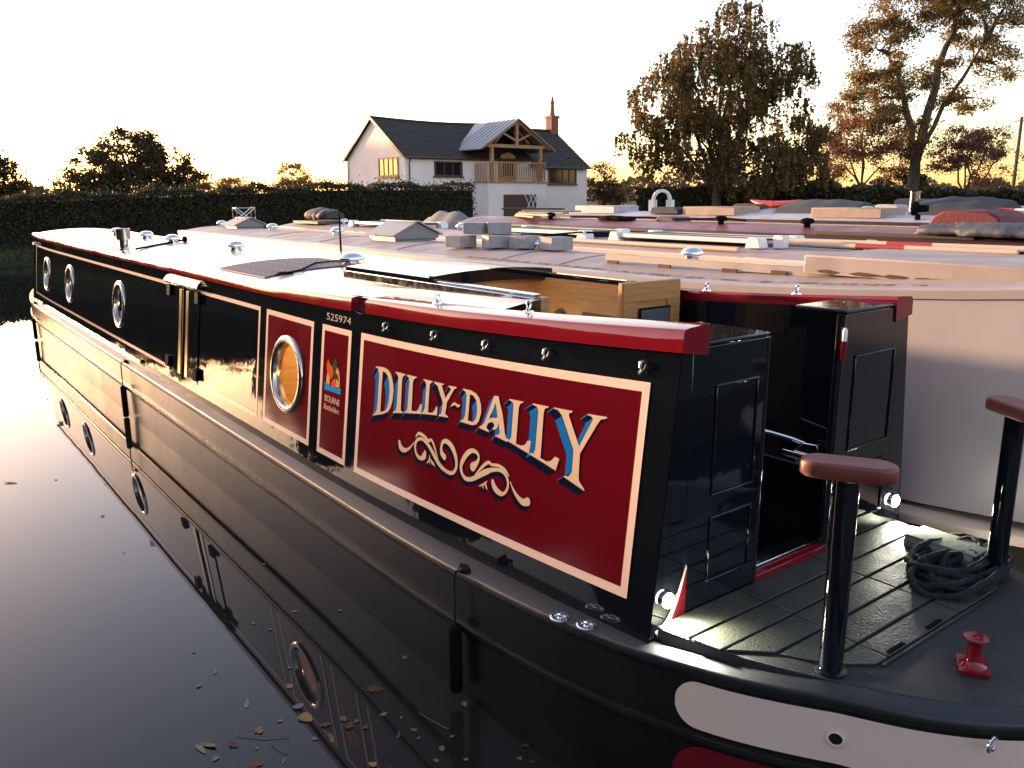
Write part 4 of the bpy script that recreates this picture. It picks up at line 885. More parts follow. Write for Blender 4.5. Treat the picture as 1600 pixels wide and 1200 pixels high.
mb = MB(); mb.tube([(11.4, 13.0, z4(11.4, 13)+.03), (11.6, 11.0, z4(11.6, 11)+.05), (11.4, 10.2, z4(11.4, 10.2)+.03), (11.5, 9.1, z4(11.5, 9.1)+.06), (11.45, 8.7, z4(11.4, 8.7)+.04)], .02, 7); mb.build('shore_cable', RUB, b4)
lump('rope', 'heap of black rope on the red roof', 'rope', (11.3, 11.6, z4(11.3, 11.6)-.01), (.3, .9, .12), RUB, 14)
# firewood and folded sheets on the red boat's fore end
tm = random.Random(8); WOODS = [mat('plank_a', (.22, .11, .05), .7), mat('plank_b', (.03, .03, .03), .6), mat('plank_c', (.34, .22, .13), .7), mat('sheet_grey', (.25, .25, .26), .5)]
WL = ['bottom tan plank of the stack on the red roof', 'dark board lying askew in the roof stack', 'pale plank across the middle of the roof stack', 'folded grey sheet on top of the roof stack', 'black board at the far end of the roof stack']
for k in range(5):
    o = MB().box(-.08, .08, -.75, .75, 0, .035).build('stacked_board', WOODS[(0, 1, 2, 3, 1)[k]], bevel=.004); o.location = (11.35+.10*k-.15, 14.2-.15*k+(.9 if k == 4 else 0), z4(11.45, 14)+.01+.037*k); o.rotation_euler = (0, 0, .25*(k-2)*.8)
    tag(o, WL[k], 'board', 'boards stacked on the red boat')

# lilac boat: lockers, lamp, flat hatch
PLY = mat('plywood', (.37, .26, .20), .7, c2=(.30, .21, .16), scale=4)
for y, dx, lb in ((16.4, .0, 'white'), (12.6, 0, 'ply'), (9.2, 0, 'ply'), (5.2, 0, 'maroon')):
    mt_ = {'white': LW, 'ply': PLY, 'maroon': mat('locker_maroon', (.18, .07, .07), .5)}[lb]
    MB().box(15.2, 16.1, y-.75, y+.75, z5(15.3, y)-.02, z5(15.7, y)+.13).build('roof_locker', mt_, b5, bevel=.015)
mb = MB(); mb.lathe([(.05, 0), (.05, .08), (.03, .1)], (15.2, 7.75, z5(15.2, 7.7)), n=14); mb.lathe([(.13, 0), (.13, .06), (.07, .10), (.06, .26), (.001, .27)], (15.2, 7.85, z5(15.2, 7.7)+.20), (.2, -1, 0), n=20); mb.build('headlamp', RUB, b5, smooth=40)
for x, y in ((15.5, 14.5), (15.4, 11.0)): MB().lathe([(.004, 0), (.004, .55), (.012, .56), (.001, .58)], (x, y, z5(x, y)), n=8).build('roof_aerial', RUB, b5)
# back row: tents, kayak, steel chimney
CANV = mat('dark_canvas', (.035, .04, .045), .7, bump=.4, bscale=10)
def tent(x, y, z, w_, ln, h, label, m=CANV):
    rows = []
    for i in range(13):
        u = i/12; yy = y+(u-.5)*ln; k = 1-.22*abs(2*u-1)**3-.06*math.sin(u*9.42)**2
        rows.append([(x-w_/2, yy, z), (x-w_*.42, yy, z+h*.45*k), (x-.06, yy, z+h*k), (x+.06, yy, z+h*k), (x+w_*.42, yy, z+h*.45*k), (x+w_/2, yy, z)])
    mb = MB(); mb.grid(rows); mb.add(rows[0], [tuple(range(6))]); mb.add(rows[-1], [tuple(range(6))])
    return tag(mb.build('canvas_cover', m, smooth=25), label, 'cover', 'canvas covers on the far boats')
tent(19.6, 12.4, z6(19.6, 12.4)-.12, 1.35, 2.2, .36, 'dark canvas tent cover on the blue grey boat, left one')
tent(19.6, 8.9, z6(19.6, 8.9)-.12, 1.35, 1.9, .42, 'dark canvas tent cover below the tall tree, right one', mat('black_canvas', (.02, .022, .026), .7))
tent(15.7, 18.3, .75, 1.6, 1.9, 1.15, 'green grey canvas cover at the far bow before the house', mat('sage_canvas', (.12, .13, .11), .8))
tent(11.5, 17.7, .75, 1.6, 2.2, 1.20, 'grey canvas cover over the red boat bow', mat('grey_canvas', (.13, .13, .14), .8))
MB().lathe([(.11, 0), (.11, .42), (.12, .43), (.12, .46), (.10, .46)], (19.2, 9.9, z6(19.2, 9.9)), n=20).build('chimney', STEEL, b6, smooth=40)
for x, y in ((19.4, 6.2), (19.5, 15.0), (19.3, 11.1)): vent(x, y, z6(x, y), .14, b6)
for x, y in ((23.6, 7.5), (23.6, 10.2), (23.5, 13.6)): vent(x, y, z7(x, y), .15, b7)
rows = []
for i in range(17):
    u = i/16; k = math.sin(math.pi*min(max(u, .01), .99))**.6; rows.append([(23.4+.28*k*math.cos(t), 16.6+(u-.5)*2.0, z7(23.8, 16)-.02+.14*k*math.sin(t)+.16*(2*u-1)**2) for t in np.linspace(0, 2*math.pi, 13)[:-1]])
tag(MB().grid(rows, close=True).build('kayak', mat('kayak_red', (.50, .03, .02), .35), smooth=60), 'upturned red kayak lying on the farthest boat', 'kayak')
tp = thing('boat_pole', 'white and red banded pole on the blue grey boat', 'pole', (19.1, 9, z6(19.1, 9)), 'poles lying on the boat roofs'); MB().tube([(19.1, 9.6, z6(19.1, 9)+.09), (19.1, 5.4, z6(19.1, 6)+.09)], .03, 10).build('shaft', WHITEP, tp); MB().tube([(19.1, 8.3, z6(19.1, 8)+.095), (19.1, 7.7, z6(19.1, 8)+.095)], .034, 10).build('painted_band', SRED, tp)
cb_ = thing('cabin_cruiser_windscreen', 'cream cabin top standing at the far right of the moorings', 'cabin', (23.6, 7.4, z7(23.6, 7.4)))
MB().box(23.1, 24.3, 5.2, 8.8, z7(23.8, 7)-.1, z7(23.8, 7)+.28).build('cabin_top', CREAM, cb_, bevel=.05)

# more roof clutter on the far boats
NV = mat('navy_canvas', (.02, .025, .05), .8)
for k, (x, y, w_, d, h, m, lb) in enumerate(((15.4, 13.9, .5, .9, .16, NV, 'navy folded cover on the lilac boat roof'), (19.5, 10.6, .5, .6, .14, LW, 'pale storage box on the blue grey boat'), (23.6, 12.0, .7, 1.2, .22, NV, 'navy cover on the farthest boat'), (19.4, 14.6, .45, .9, .15, RUSTG, 'brown wooden box on the blue grey boat'), (11.6, 10.4, .4, .5, .10, DKR, 'dark flat box on the red roof'), (7.6, 3.7, .45, .5, .09, GREY, 'grey flat hatch box on the pale boat'))):
    zf = {7: z3, 11: z4, 15: z5, 19: z6, 23: z7}[int(x)]
    o = MB().prism([(-d/2, 0), (d/2, 0), (d/2*.92, h*.8), (d/2*.7, h), (-d/2*.75, h*.95), (-d/2*.95, h*.7)], -w_/2, w_/2, fn=lambda a, b, c: (x+c, y+a, zf(x, y)-.02+b)).build('roof_box', m, bevel=.015)
    tag(o, lb, 'box', 'boxes on the far boat roofs')

# ------------------------------------------------------------------ the house beyond the hedge
WALL = mat('white_render', (.80, .70, .68), .8, c2=(.74, .65, .63), scale=.8, bump=.15, bscale=12)
SLATE = mat('dark_tiles', (.022, .017, .015), .85, c2=(.035, .025, .02), scale=1.5, bump=.3, bscale=9)
HOAK = mat('green_oak', (.42, .22, .10), .6, c2=(.33, .17, .08), scale=3)
DARKW = mat('dark_window_wood', (.07, .03, .02), .5)
LEAD = mat('standing_seam', (.26, .25, .26), .4)
GLS = mat('house_glass', (.015, .015, .018), .06)
BRICK = mat('chimney_brick', (.25, .09, .06), .85, c2=(.17, .07, .05), scale=4, bump=.5, bscale=14)
hs = thing('house', 'white rendered house with dark tiled roof and oak balcony', 'house', (40, 58, .42))
def wallpanel(x0, x1, yf, yb_, ze, zr_, name='wall'):
    ym = (yf+yb_)/2; mb = MB()
    for x in (x0, x1): mb.add([(x, yf, .3), (x, yf, ze), (x, ym, zr_), (x, yb_, ze), (x, yb_, .3)], [(0, 1, 2, 3, 4)])
    mb.add([(x0, yf, .3), (x1, yf, .3), (x1, yf, ze), (x0, yf, ze)], [(0, 1, 2, 3)]); mb.add([(x0, yb_, .3), (x1, yb_, .3), (x1, yb_, ze), (x0, yb_, ze)], [(0, 1, 2, 3)])
    return mb.build(name, WALL, hs, smooth=0)
wallpanel(31.18, 42.8, 53.72, 62.9, 5.25, 8.12); wallpanel(42.82, 48.9, 53.72, 62.9, 4.75, 7.85)
def roofslope(x0, x1, yf, yb_, ze, zr_, name, over=.25):
    ym = (yf+yb_)/2; k = (zr_-ze)/(ym-yf); rr = random.Random(int(x0))
    o = None
    for s in (1, -1):
        ya = yf-over if s > 0 else yb_+over; nrow = 16; mb = MB()
        for r in range(nrow):
            t0, t1 = r/nrow, (r+1)/nrow; ya0 = lerp(ya, ym, t0); ya1 = lerp(ya, ym, t1+.012); z0 = lerp(ze-over*k, zr_, t0)+.06; z1 = lerp(ze-over*k, zr_, t1+.012)+.03
            n = 26; top = []; bot = []
            for i in range(n+1):
                x = lerp(x0-over, x1+over, i/n); sag = -.16*math.sin(math.pi*i/n)*t1 if x1-x0 > 8 else -.04*math.sin(math.pi*i/n); j = rr.uniform(-.012, .012)
                bot.append((x, ya0, z0+sag+j)); top.append((x, ya1, z1+sag+j)); 
            low = [(p[0], p[1], p[2]-.05) for p in bot]
            mb.grid([low, bot, top])
        q = mb.build(name, SLATE, hs, smooth=0); o = o or q
    mb = MB(); n = 20; mb.tube([(lerp(x0-over, x1+over, i/n), ym, zr_+.06-(.16*math.sin(math.pi*i/n) if x1-x0 > 8 else 0)) for i in range(n+1)], .10, 8); mb.build('ridge_tiles', SLATE, o)
    for a_ in (yf-over, yb_+over): MB().beam((x0-over-.02, a_, ze-over*k), (x0-over-.02, ym, zr_), .03, .18).build('barge_board', HOAK if x0 < 35 else DARKW, o)
    mb = MB(); mb.tube([(x0, yf-over-.06, ze-over*k-.02), (x1, yf-over-.06, ze-over*k-.02)], .06, 8); mb.build('gutter', DARKW, o)
roofslope(31.18, 42.6, 53.72, 62.9, 5.25, 8.14, 'roof'); roofslope(42.95, 48.9, 53.72, 62.9, 4.75, 7.88, 'roof')
MB().tube([(31.6, 53.62, 5.0), (31.5, 53.62, 4.7), (31.45, 53.62, .5)], .05, 8).build('downpipe', DARKW, hs)
MB().tube([(31.10, 62.7, 5.0), (31.05, 62.7, .5)], .05, 8).build('downpipe', DARKW, hs)
ch = MB().box(48.45, 49.25, 57.9, 58.7, 7.2, 9.0).build('chimney', BRICK, hs); MB().box(48.38, 49.32, 57.83, 58.77, 9.0, 9.18).build('chimney_cap', BRICK, ch)
MB().lathe([(.26, 0), (.20, .35), (.15, 1.0), (.19, 1.05), (.19, 1.2), (.14, 1.22), (.09, 1.6)], (48.85, 58.3, 9.18), n=14).build('chimney_pot', mat('terracotta', (.30, .09, .05), .8), ch)
def win(face, a0, a1, z0, z1, n, m, pos, name='window'):
    # face 'y': wall facing -Y at y=pos; 'x': wall facing -X at x=pos
    f = (lambda a, d, z: (a, pos-d, z)) if face == 'y' else (lambda a, d, z: (pos-d, a, z))
    def bx_(mb, a, b, d0, d1, c, e):
        vs = [f(u, d, v) for d in (d0, d1) for u, v in ((a, c), (b, c), (b, e), (a, e))]; mb.add(vs, [(0, 1, 2, 3), (4, 5, 6, 7), (0, 1, 5, 4), (1, 2, 6, 5), (2, 3, 7, 6), (3, 0, 4, 7)])
    mb = MB(); t = .10
    bx_(mb, a0, a1, .005, .09, z1-t, z1); bx_(mb, a0, a1, .005, .09, z0, z0+t); bx_(mb, a0, a0+t, .006, .088, z0+t, z1-t); bx_(mb, a1-t, a1, .006, .088, z0+t, z1-t)
    w_ = mb.build(name, m, hs, smooth=0)
    for i in range(n):
        p = lerp(a0+t, a1-t, i/n); q = lerp(a0+t, a1-t, (i+1)/n)
        mb = MB(); bx_(mb, p+.03, q-.03, .012, .03, z0+t, z1-t); mb.build('pane', GLS, w_, smooth=0)
        if i: mb = MB(); bx_(mb, p-.04, p+.04, .010, .075, z0+t, z1-t); mb.build('mullion', m, w_, smooth=0)
    mb = MB(); bx_(mb, a0-.12, a1+.12, .002, .16, z0-.09, z0-.002); mb.build('window_sill', m, w_, smooth=0)
win('x', 54.65, 57.6, 3.80, 5.15, 4, HOAK, 31.18); win('y', 33.64, 36.12, 3.80, 4.88, 3, DARKW, 53.72); win('y', 44.6, 47.65, 3.30, 4.55, 4, DARKW, 53.72)
# balcony: rendered base, oak frame, truss, standing-seam roof
YP = 51.8
bs = MB().box(37.2, 42.9, YP, 53.715, .3, 3.32).build('balcony_base', WALL, hs, smooth=0)
MB().box(37.1, 43.0, YP-.1, 53.715, 3.322, 3.45).build('balcony_floor', HOAK, bs)
MB().box(38.6, 41.8, YP-.04, YP-.002, .4, 2.45).build('garage_door', DARKW, bs)
bal = MB().box(37.2, 42.85, YP+.02, YP+.09, 4.78, 4.88).build('balustrade', HOAK, hs)
MB().box(37.2, 42.85, YP+.02, YP+.09, 3.56, 3.63).build('bottom_rail', HOAK, bal)
for i in range(27):
    x = lerp(37.32, 42.72, i/26); MB().box(x-.028, x+.028, YP+.03, YP+.08, 3.631, 4.779).build('baluster', HOAK, bal, smooth=0)
for i in range(8):
    y = lerp(YP+.25, 53.5, i/7)
    for x in (37.22, 42.82): MB().box(x-.025, x+.025, y-.028, y+.028, 3.46, 4.779).build('baluster', HOAK, bal, smooth=0)
pf = MB().box(37.3, 42.75, YP+.08, YP+.36, 5.90, 6.15).build('balcony_frame', HOAK, hs)
for a_ in (37.55, 42.25): MB().box(a_, a_+.25, YP+.10, YP+.34, 3.46, 5.899).build('balcony_post', HOAK, pf)
ax_, az_ = 40.05, 7.9
for s in (-1, 1): MB().beam((ax_+s*3.3, YP+.2, 5.85), (ax_, YP+.2, az_), .22, .24, up=(0, 1, 0)).build('rafter', HOAK, pf)
MB().box(ax_-.13, ax_+.13, YP+.12, YP+.32, 6.151, 7.7).build('king_post', HOAK, pf)
for s in (-1, 1):
    MB().beam((ax_+s*.1, YP+.22, 6.45), (ax_+s*1.35, YP+.22, 6.98), .14, .16, up=(0, 1, 0)).build('strut', HOAK, pf)
mb = MB()
for k in range(3): MB().beam((ax_-1.6+.2*k, YP+.9+.7*k, 6.3), (ax_+.2*k, YP+.9+.7*k, 7.75), .14, .16, up=(0, 1, 0)).build('inner_rafter', HOAK, pf); MB().beam((ax_+1.7, YP+.9+.7*k, 6.3), (ax_, YP+.9+.7*k, 7.75), .14, .16, up=(0, 1, 0)).build('inner_rafter', HOAK, pf)
for s in (-1, 1):
    a = (ax_+s*3.62, 5.78); b = (ax_, 8.05)
    mb = MB(); mb.add([(a[0], YP-.15, a[1]), (b[0], YP-.15, b[1]), (b[0], 57.6, b[1]), (a[0], 55.0, a[1]), (a[0], YP-.15, a[1]-.08), (b[0], YP-.15, b[1]-.08), (b[0], 57.6, b[1]-.08), (a[0], 55.0, a[1]-.08)], [(0, 1, 2, 3), (7, 6, 5, 4), (0, 4, 5, 1), (0, 3, 7, 4)])
    pr_ = mb.build('porch_roof', LEAD, hs, smooth=0)
    for k in range(7):
        y = YP-.05+k*.62; MB().beam((a[0], y, a[1]+.03), (b[0], y, b[1]+.03), .035, .05, up=(0, 1, 0)).build('seam', LEAD, pr_, smooth=0)
dd = MB().prism([(-.85, 3.46), (.85, 3.46), (.85, 5.1), (.6, 5.5), (0, 5.66), (-.6, 5.5), (-.85, 5.1)], 53.60, 53.70, fn=lambda a, b, c: (40.4+a, c, b)).build('balcony_door', HOAK, hs, smooth=0)
MB().prism([(-.5, 3.9), (.5, 3.9), (.5, 4.9), (.3, 5.2), (0, 5.3), (-.3, 5.2), (-.5, 4.9)], 53.55, 53.598, fn=lambda a, b, c: (40.4+a, c, b)).build('pane', GLS, dd, smooth=0)
# lattice fence by the garage door
lf = thing('trellis', 'white diamond lattice trellis in front of the house', 'trellis', (43, 51, .42))
for k in range(10):
    for s in (1, -1): MB().beam((40.6+.42*k-s*.4, 51.2, .9), (40.6+.42*k+s*.4, 51.2+(.012 if s > 0 else -.012), 2.45), .012, .05, up=(1, 0, 0)).build('lath', WHITEP, lf, smooth=0)

# ------------------------------------------------------------------ hedges
HEDGE = leafmat('hedge_leaves', (.036, .036, .018), (.05, .043, .021), .2)
CORE = mat('hedge_core', (.012, .014, .007), 1.0)
def hedge(name, label, a, b, wd, ztop, zbot, n, size, seed, m=HEDGE):
    rng = np.random.default_rng(seed); a = np.array(a, float); b = np.array(b, float); L = np.linalg.norm(b-a); d = (b-a)/L; p = np.array([-d[1], d[0]])
    t_ = thing(name, label, 'hedge', (*(a+b)/2, zbot))
    u = rng.uniform(0, 1, n); c = rng.uniform(0, 1, n); zt_ = ztop(u)+.10*np.sin(u*L*1.7)+.07*np.sin(u*L*4.1+1)+.05*np.sin(u*L*9+2)
    per = rng.uniform(0, 1, n); q = np.where(per < .62, -1.0, np.where(per < .93, rng.uniform(-1, 1, n), 1.0)); z = np.where((per < .62) | (per >= .93), zbot+(zt_-zbot)*np.sqrt(c), zt_)
    lat = q*wd/2*(1-.12*(z-zbot)/(zt_-zbot+1e-6)); jig = rng.normal(0, .075, (n, 3)); jig[:, 2] = np.abs(jig[:, 2])*np.where(rng.uniform(0, 1, n) < .12, 2.4, .7)
    P = np.stack([a[0]+d[0]*u*L+p[0]*lat, a[1]+d[1]*u*L+p[1]*lat, z], 1)+jig
    quadmesh('foliage', quads(P, None, np.full(n, size), rng, .6), m, t_)
    rows = []
    for i in range(41):
        x = a+d*L*i/40; zz = float(ztop(np.array([i/40]))[0])-.15; w2 = wd/2-.12
        rows.append([(x[0]-p[0]*w2, x[1]-p[1]*w2, zbot), (x[0]-p[0]*w2*.9, x[1]-p[1]*w2*.9, zz), (x[0]+p[0]*w2*.9, x[1]+p[1]*w2*.9, zz), (x[0]+p[0]*w2, x[1]+p[1]*w2, zbot)])
    mb = MB(); mb.grid(rows); mb.add(rows[0], [(0, 1, 2, 3)]); mb.add(rows[-1], [(0, 1, 2, 3)]); mb.build('stems', CORE, t_, smooth=0)
    return t_
hedge('hedge', 'long dark clipped hedge along the far bank in front of the house', (-17, 37.0), (25.0, 37.0), 1.9, lambda u: 2.28+.48*np.clip((u*42-21)/14, 0, 1), .42, 70000, .12, 1)
hedge('hedge', 'low dark field hedge running below the big trees', (43.2, 42), (66, 13), 2.2, lambda u: 2.55+.25*np.sin(u*7), .42, 16000, .34, 2)
# rough grass on the bank
rng = np.random.default_rng(6); n = 9000; P = np.stack([rng.uniform(-20, 26, n), rng.uniform(34.0, 36.2, n), np.zeros(n)], 1); P[:, 2] = .1+np.clip((P[:, 1]-34)/1.8, 0, 1)*.36
gs = quadmesh('bank_grass', quads(P, None, np.full(n, .22), rng, .3, droop=.6), leafmat('grass_blades', (.06, .075, .02), (.05, .05, .02), .2)); tag(gs, 'rough grass along the far bank', kind='stuff')

# ------------------------------------------------------------------ trees
BARK = mat('bark', (.05, .038, .030), .9, c2=(.08, .06, .045), scale=8, bump=.8, bscale=20)
RGT = np.array([.7958, -.6055]); FWD = np.array([.6055, .7958])
def tree(label, base, blobs, nclump, per, lsize, csize, lm, seed, trunk_h, trunk_r, weep=0.0, forks=None, name='tree', twig=True, group='trees beyond the moorings', shell=.55):
    rng = np.random.default_rng(seed); t_ = thing(name, label, 'tree', (base[0], base[1], .42), group)
    B3 = np.array([base[0], base[1], .42]); C_ = []
    wts = np.array([b[2]*b[2]*b[3] for b in blobs]); wts = wts/wts.sum()
    for _ in range(nclump):
        bx, bz, rx, rz = blobs[rng.choice(len(blobs), p=wts)]
        v = rng.normal(size=3); v /= np.linalg.norm(v); r = rng.uniform(shell, 1)**.6
        lat = bx+v[0]*r*rx; dep = v[1]*r*rx; C_.append([base[0]+RGT[0]*lat+FWD[0]*dep, base[1]+RGT[1]*lat+FWD[1]*dep, max(1.2, bz+v[2]*r*rz)])
    C_ = np.array(C_); mb = MB(); nodes = []
    def limb(a, b, r0, r1, n=6, wob=.06):
        a = np.array(a); b = np.array(b); L = np.linalg.norm(b-a); P = []
        for i in range(n+1):
            u = i/n; p = a+(b-a)*u; p = p+rng.normal(0, 1, 3)*wob*L*u*(1-u)*1.2; p[2] += .10*L*math.sin(math.pi*u)*(1 if b[2] > a[2] else .6); P.append(p)
        rs = [lerp(r0, r1, i/n) for i in range(n+1)]; mb.tube([tuple(p) for p in P], rs, 7, cap=False)
        for p, r in zip(P[1:], rs[1:]): nodes.append((p, r))
        return P
    if forks:
        T0 = B3+np.array([0, 0, trunk_h]); limb(B3, T0, trunk_r, trunk_r*.85, 5, .02); tops = []
        for fx, fz, fr in forks:
            e = B3+np.array([RGT[0]*fx, RGT[1]*fx, fz]); P = limb(T0, e, fr, fr*.35, 8, .05); tops += P[3:]
    else:
        T0 = B3+np.array([0, 0, trunk_h]); limb(B3, T0, trunk_r, trunk_r*.75, 5, .03); tops = [T0]
    for bx, bz, rx, rz in blobs:
        e = np.array([base[0]+RGT[0]*bx, base[1]+RGT[1]*bx, bz]); s = min(tops, key=lambda q: np.linalg.norm(q-e)+max(0, q[2]-e[2])*2)
        limb(s, e, trunk_r*.42, trunk_r*.14, 6)
    k = min(len(C_), 200)
    for c in C_[rng.choice(len(C_), k, replace=False)]:
        N_ = np.array([q[0] for q in nodes]); R__ = np.array([q[1] for q in nodes]); dist = np.linalg.norm(N_-c, axis=1)+np.maximum(0, N_[:, 2]-c[2])*.8; j = int(dist.argmin())
        limb(N_[j], c, min(R__[j]*.6, trunk_r*.2), .018, 4, .08)
    mb.build('trunk', BARK, t_, smooth=60)
    P = []; 
    cs = csize*rng.uniform(.6, 1.4, len(C_))
    per0 = per
    for c, s in zip(C_, cs):
        per = max(8, int(per0*rng.uniform(.25, 1.75)))
        q = rng.normal(0, 1, (per, 3))*np.array([s, s, s*.6])*.55+c
        if weep:
            st_ = q[rng.integers(0, per, per)]*np.array([1, 1, 0])+np.array([0, 0, 1])*q[:, 2:3]; anchor = rng.normal(0, s*.55, (max(3, per//14), 2)); kk = rng.integers(0, len(anchor), per)
            q[:, :2] = c[:2]+anchor[kk]+rng.normal(0, .05, (per, 2)); q[:, 2] = c[2]+.25*s-np.abs(rng.uniform(0, 1, per))*weep*rng.uniform(.4, 1.1, len(anchor))[kk]
        P.append(q)
    P = np.concatenate(P); P[:, 2] = np.maximum(P[:, 2], .5)
    quadmesh('crown', quads(P, None, np.full(len(P), lsize), rng, .55, droop=.45 if weep else None), lm, t_)
    return t_
L_W = leafmat('leaves_olive_brown', (.13, .10, .04), (.16, .10, .04), .45)
L_O = leafmat('leaves_orange', (.21, .145, .055), (.17, .11, .045), .5)
L_P = leafmat('leaves_russet', (.22, .11, .07), (.18, .085, .055), .5)
L_D = leafmat('leaves_dark', (.04, .035, .015), (.06, .042, .016), .3)
tree('large drooping olive brown tree right of the house', (45.05, 36.67), [(0, 9.4, 3.4, 3.2), (-3.4, 8.6, 2.4, 2.0), (3.2, 10.2, 2.6, 1.9), (.9, 12.6, 2.4, 1.6), (-5.2, 6.2, 1.7, 1.5), (4.4, 6.4, 2.4, 2.0), (-1.2, 6.0, 3.0, 2.2), (2.4, 4.4, 3.6, 2.0), (-2.6, 11.0, 1.8, 1.4), (-4.4, 4.6, 1.6, 1.2), (5.4, 4.2, 2.2, 1.6), (4.6, 11.6, 1.1, .9)], 620, 110, .235, .55, L_W, 3, 2.4, .34, weep=1.3)
tree('tall forked tree with thin golden leaves at far right', (60.4, 31.4), [(3.6, 14.4, 2.6, 2.4), (-1.2, 15.6, 2.6, 2.6), (1.2, 16.8, 2.6, 1.8), (5.0, 11.2, 1.6, 1.2), (-3.4, 12.2, 2.2, 2.4), (3.6, 9.0, 1.8, .9), (-3.0, 9.0, 2.2, 2.0), (1.0, 10.2, 1.6, 1.8), (-.4, 6.2, 1.3, 1.5), (5.2, 15.0, 1.4, 1.4)], 430, 110, .20, .66, L_O, 5, 4.0, .46, forks=[(2.2, 15.0, .36), (-2.6, 11.5, .30), (4.2, 12.4, .20)])
tree('small sparse russet tree left of the forked tree', (59.39, 34.79), [(0, 6.4, 2.8, 1.6), (-2.0, 4.8, 1.6, 1.2), (2.2, 5.0, 1.5, 1.3), (-.4, 8.6, 2.4, 1.3), (-2.8, 6.6, 1.4, 1.0)], 230, 75, .18, .62, L_P, 8, 2.4, .19)
tree('many-stemmed bushy russet tree beside the utility pole', (61.46, 28.06), [(-.8, 6.0, 1.8, .9), (1.2, 6.0, 1.6, .8), (2.6, 5.2, 1.2, .8), (-1.8, 4.8, 1.2, 1.0), (1.6, 3.6, 1.6, .8), (0, 5.0, 2.0, .9)], 180, 70, .16, .5, L_P, 9, .5, .16, forks=[(-1.3, 5.6, .09), (.2, 6.2, .10), (1.4, 5.8, .08), (2.4, 5.0, .08), (-.5, 6.0, .08)])
tree('broad dark oak silhouetted against the sunset, left of the house', (21.65, 93.2), [(0, 6.6, 3.6, 2.6), (-3.6, 5.0, 2.8, 2.2), (3.4, 5.4, 2.9, 2.2), (-5.6, 3.4, 2.2, 1.7), (5.6, 3.6, 2.4, 1.9), (.4, 3.6, 5.0, 1.8), (-1.0, 8.2, 1.5, 1.0)], 330, 70, .36, .75, L_D, 12, 1.8, .5)
tree('dark oak cut off by the left edge', (7.0, 84.5), [(0, 4.6, 3.0, 1.9), (2.4, 3.6, 2.0, 1.4), (-3, 4.0, 2.6, 1.8)], 150, 70, .34, .7, L_D, 13, 1.2, .4)
tree('small round sunlit tree far behind the hedge', (49.44, 117.19), [(0, 4.9, 2.3, 2.4), (1.0, 3.6, 2.4, 1.5), (-1.2, 3.4, 1.8, 1.4)], 90, 40, .38, .7, L_O, 14, 1.2, .25)
tree('low distant tree right of the dark oak', (45.7, 132.94), [(0, 3.9, 2.2, 1.5), (1.6, 3.0, 1.6, 1.2)], 60, 40, .42, .7, L_O, 15, 1.0, .22)
tree('low distant bushy tree left of the small round one', (39.5, 130.0), [(0, 3.4, 2.4, 1.7), (-2, 3.0, 1.8, 1.4)], 60, 40, .42, .7, L_O, 16, 1.0, .22)
tree('dark evergreen shrub against the right end of the house', (51.6, 54.6), [(0, 3.4, 1.2, 1.9), (.8, 2.4, 1.3, 1.4)], 80, 60, .2, .5, L_D, 17, .8, .14)
tree('low rounded dark tree under the forked tree', (62.5, 33.4), [(0, 2.8, 1.7, 1.4), (1.2, 2.2, 1.4, 1.0)], 70, 60, .24, .55, L_D, 18, .6, .15)
for k, (x, y, h, wd) in enumerate(((-2.5, 46, 3.6, 2.6), (-9.5, 45, 4.4, 2.8))):
    tree(('low', 'taller')[k]+' round bank tree just beyond the left edge of the picture', (x, y), [(0, h*.62, wd, h*.36), (wd*.6, h*.45, wd*.8, h*.3), (-wd*.6, h*.45, wd*.8, h*.3), (0, h*.3, wd*1.1, h*.28)], 150, 60, .42, .9, L_D, 30+k, 1.0, .25)
hedge('unseen_hedgerow', 'unseen tall hedgerow added on the left bank to darken the paintwork reflections', (-19, -14), (-19, 54), 4.5, lambda u: 7.5+.8*np.sin(u*31)+.6*np.sin(u*67+1), .42, 34000, .55, 7)  # added out of view: blocks bright sky mirrored in the maroon panels

hedge('unseen_hedgerow', 'unseen hedgerow added behind the camera to darken stern deck and bulkheads', (-19, -16), (60, -16), 4.0, lambda u: 3.0+.5*np.sin(u*37)+.4*np.sin(u*71+2), .42, 26000, .6, 8)  # added out of view: cuts sky light from behind on the stern
# utility pole and wires
up = thing('utility_pole', 'wooden utility pole at the right edge behind the trees', 'pole', (77.3, 31.5, .42))
MB().tube([(77.3, 31.5, .3), (77.3, 31.5, 8.6)], [.17, .12], 10).build('shaft', BARK, up)
MB().beam((77.0, 30.9, 8.3), (77.6, 32.1, 8.3), .10, .10).build('crossarm', BARK, up)
for a, e, lb in (((77.0, 30.9, 8.4), (47, 118, 9.5), 'wire sagging left from the utility pole, upper'), ((77.3, 31.5, 7.7), (96, 4, 11.5), 'wire running right from the utility pole')):
    P = [(lerp(a[0], e[0], t), lerp(a[1], e[1], t), lerp(a[2], e[2], t)-2.2*math.sin(math.pi*t)*.6) for t in np.linspace(0, 1, 16)]
    tag(MB().tube(P, .012, 5).build('overhead_wire', RUB), lb, 'wire', 'overhead wires')
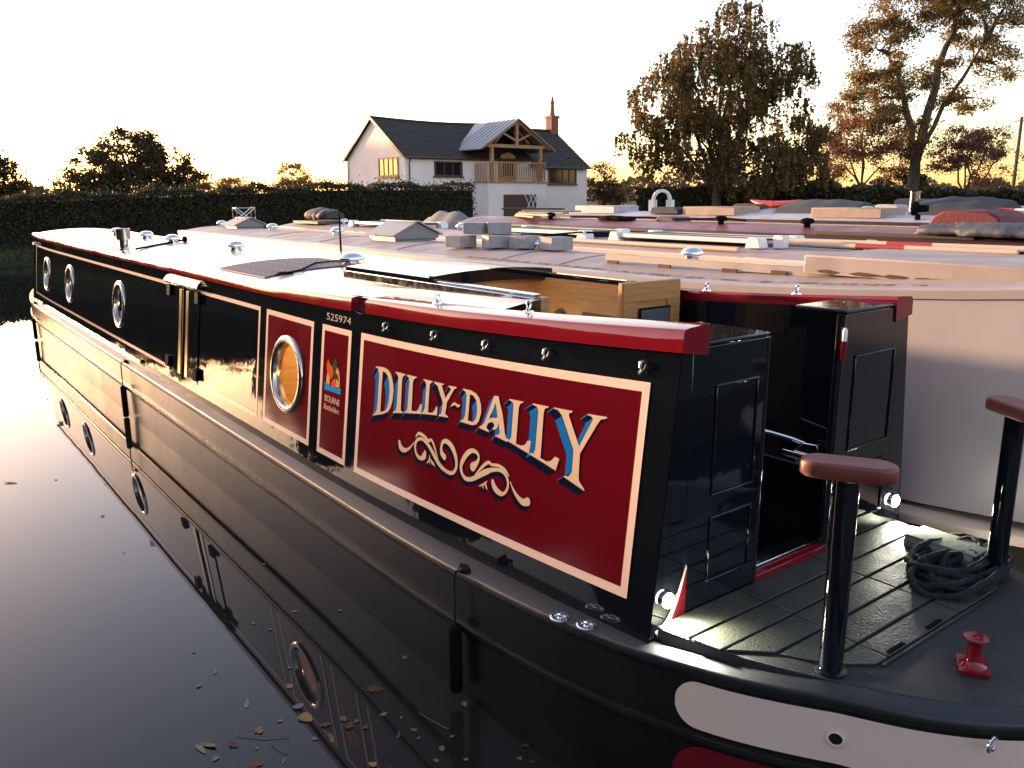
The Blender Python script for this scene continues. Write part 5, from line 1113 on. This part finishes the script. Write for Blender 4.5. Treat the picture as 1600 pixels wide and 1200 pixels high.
# white arched shelter beyond the boats
ar = thing('arched_shelter', 'small white arched shelter beyond the boats left of the big tree', 'shelter', (34.45, 31.84, .42))
mb = MB(); c = (36.3, 33.5); rows = []
for rr_, dep in ((.55, -.25), (.55, .25), (.40, .25), (.40, -.25)):
    rows.append([(c[0]+RGT[0]*rr_*math.cos(t)+FWD[0]*dep, c[1]+RGT[1]*rr_*math.cos(t)+FWD[1]*dep, 2.05+.62*rr_/.55*math.sin(t)) for t in np.linspace(0, math.pi, 17)])
rows.append(rows[0]); mb.grid(rows); mb.build('arch', WHITEP, ar, smooth=50)
for s in (-1, 1): MB().box(-.14, .14, -.2, .2, 0, 1.65).build('shelter_leg', WHITEP, ar).location = (c[0]+RGT[0]*.5*s-ar.location.x*0, c[1]+RGT[1]*.5*s, .42)
for o in ar.children:
    if o.name.startswith('shelter_leg'): o.matrix_parent_inverse = Matrix.Translation(ar.location).inverted()

# distant woods and low hills
rng = np.random.default_rng(21); n = 30000
az = rng.uniform(R_(-50), R_(88), n); rr_ = rng.uniform(230, 330, n)
hh = 2.5+5.5*(.5+.5*np.sin(az*9+1))*(.6+.4*np.sin(az*23))+2.2*np.abs(np.sin(az*61))+1.5*np.abs(np.sin(az*137+1))
hh = np.where(az < R_(30), hh*.62, hh)
P = np.stack([np.sin(az)*rr_, np.cos(az)*rr_, .4+hh*rng.uniform(0, 1, n)**.6], 1)
dw = quadmesh('distant_wood', quads(P, None, np.full(n, 1.5), rng, .7), leafmat('distant_leaves', (.055, .045, .025), (.07, .05, .03), .25)); tag(dw, 'far woods and hedgerows on the horizon', kind='stuff')
mb = MB(); rows = []
for r, k in ((340, .3), (420, 1.0), (700, .8)):
    rows.append([(math.sin(a)*r, math.cos(a)*r, .3+k*(7+3*math.sin(a*5)+1.2*math.sin(a*13+2)+.6*math.sin(a*31))*(.22 if a < R_(28) else lerp(.22, 1, (a-R_(28))/.25))) for a in np.linspace(R_(-70), R_(110), 121)])
tag(mb.grid(rows).build('hills', GRASS), 'low hills on the horizon', kind='structure')
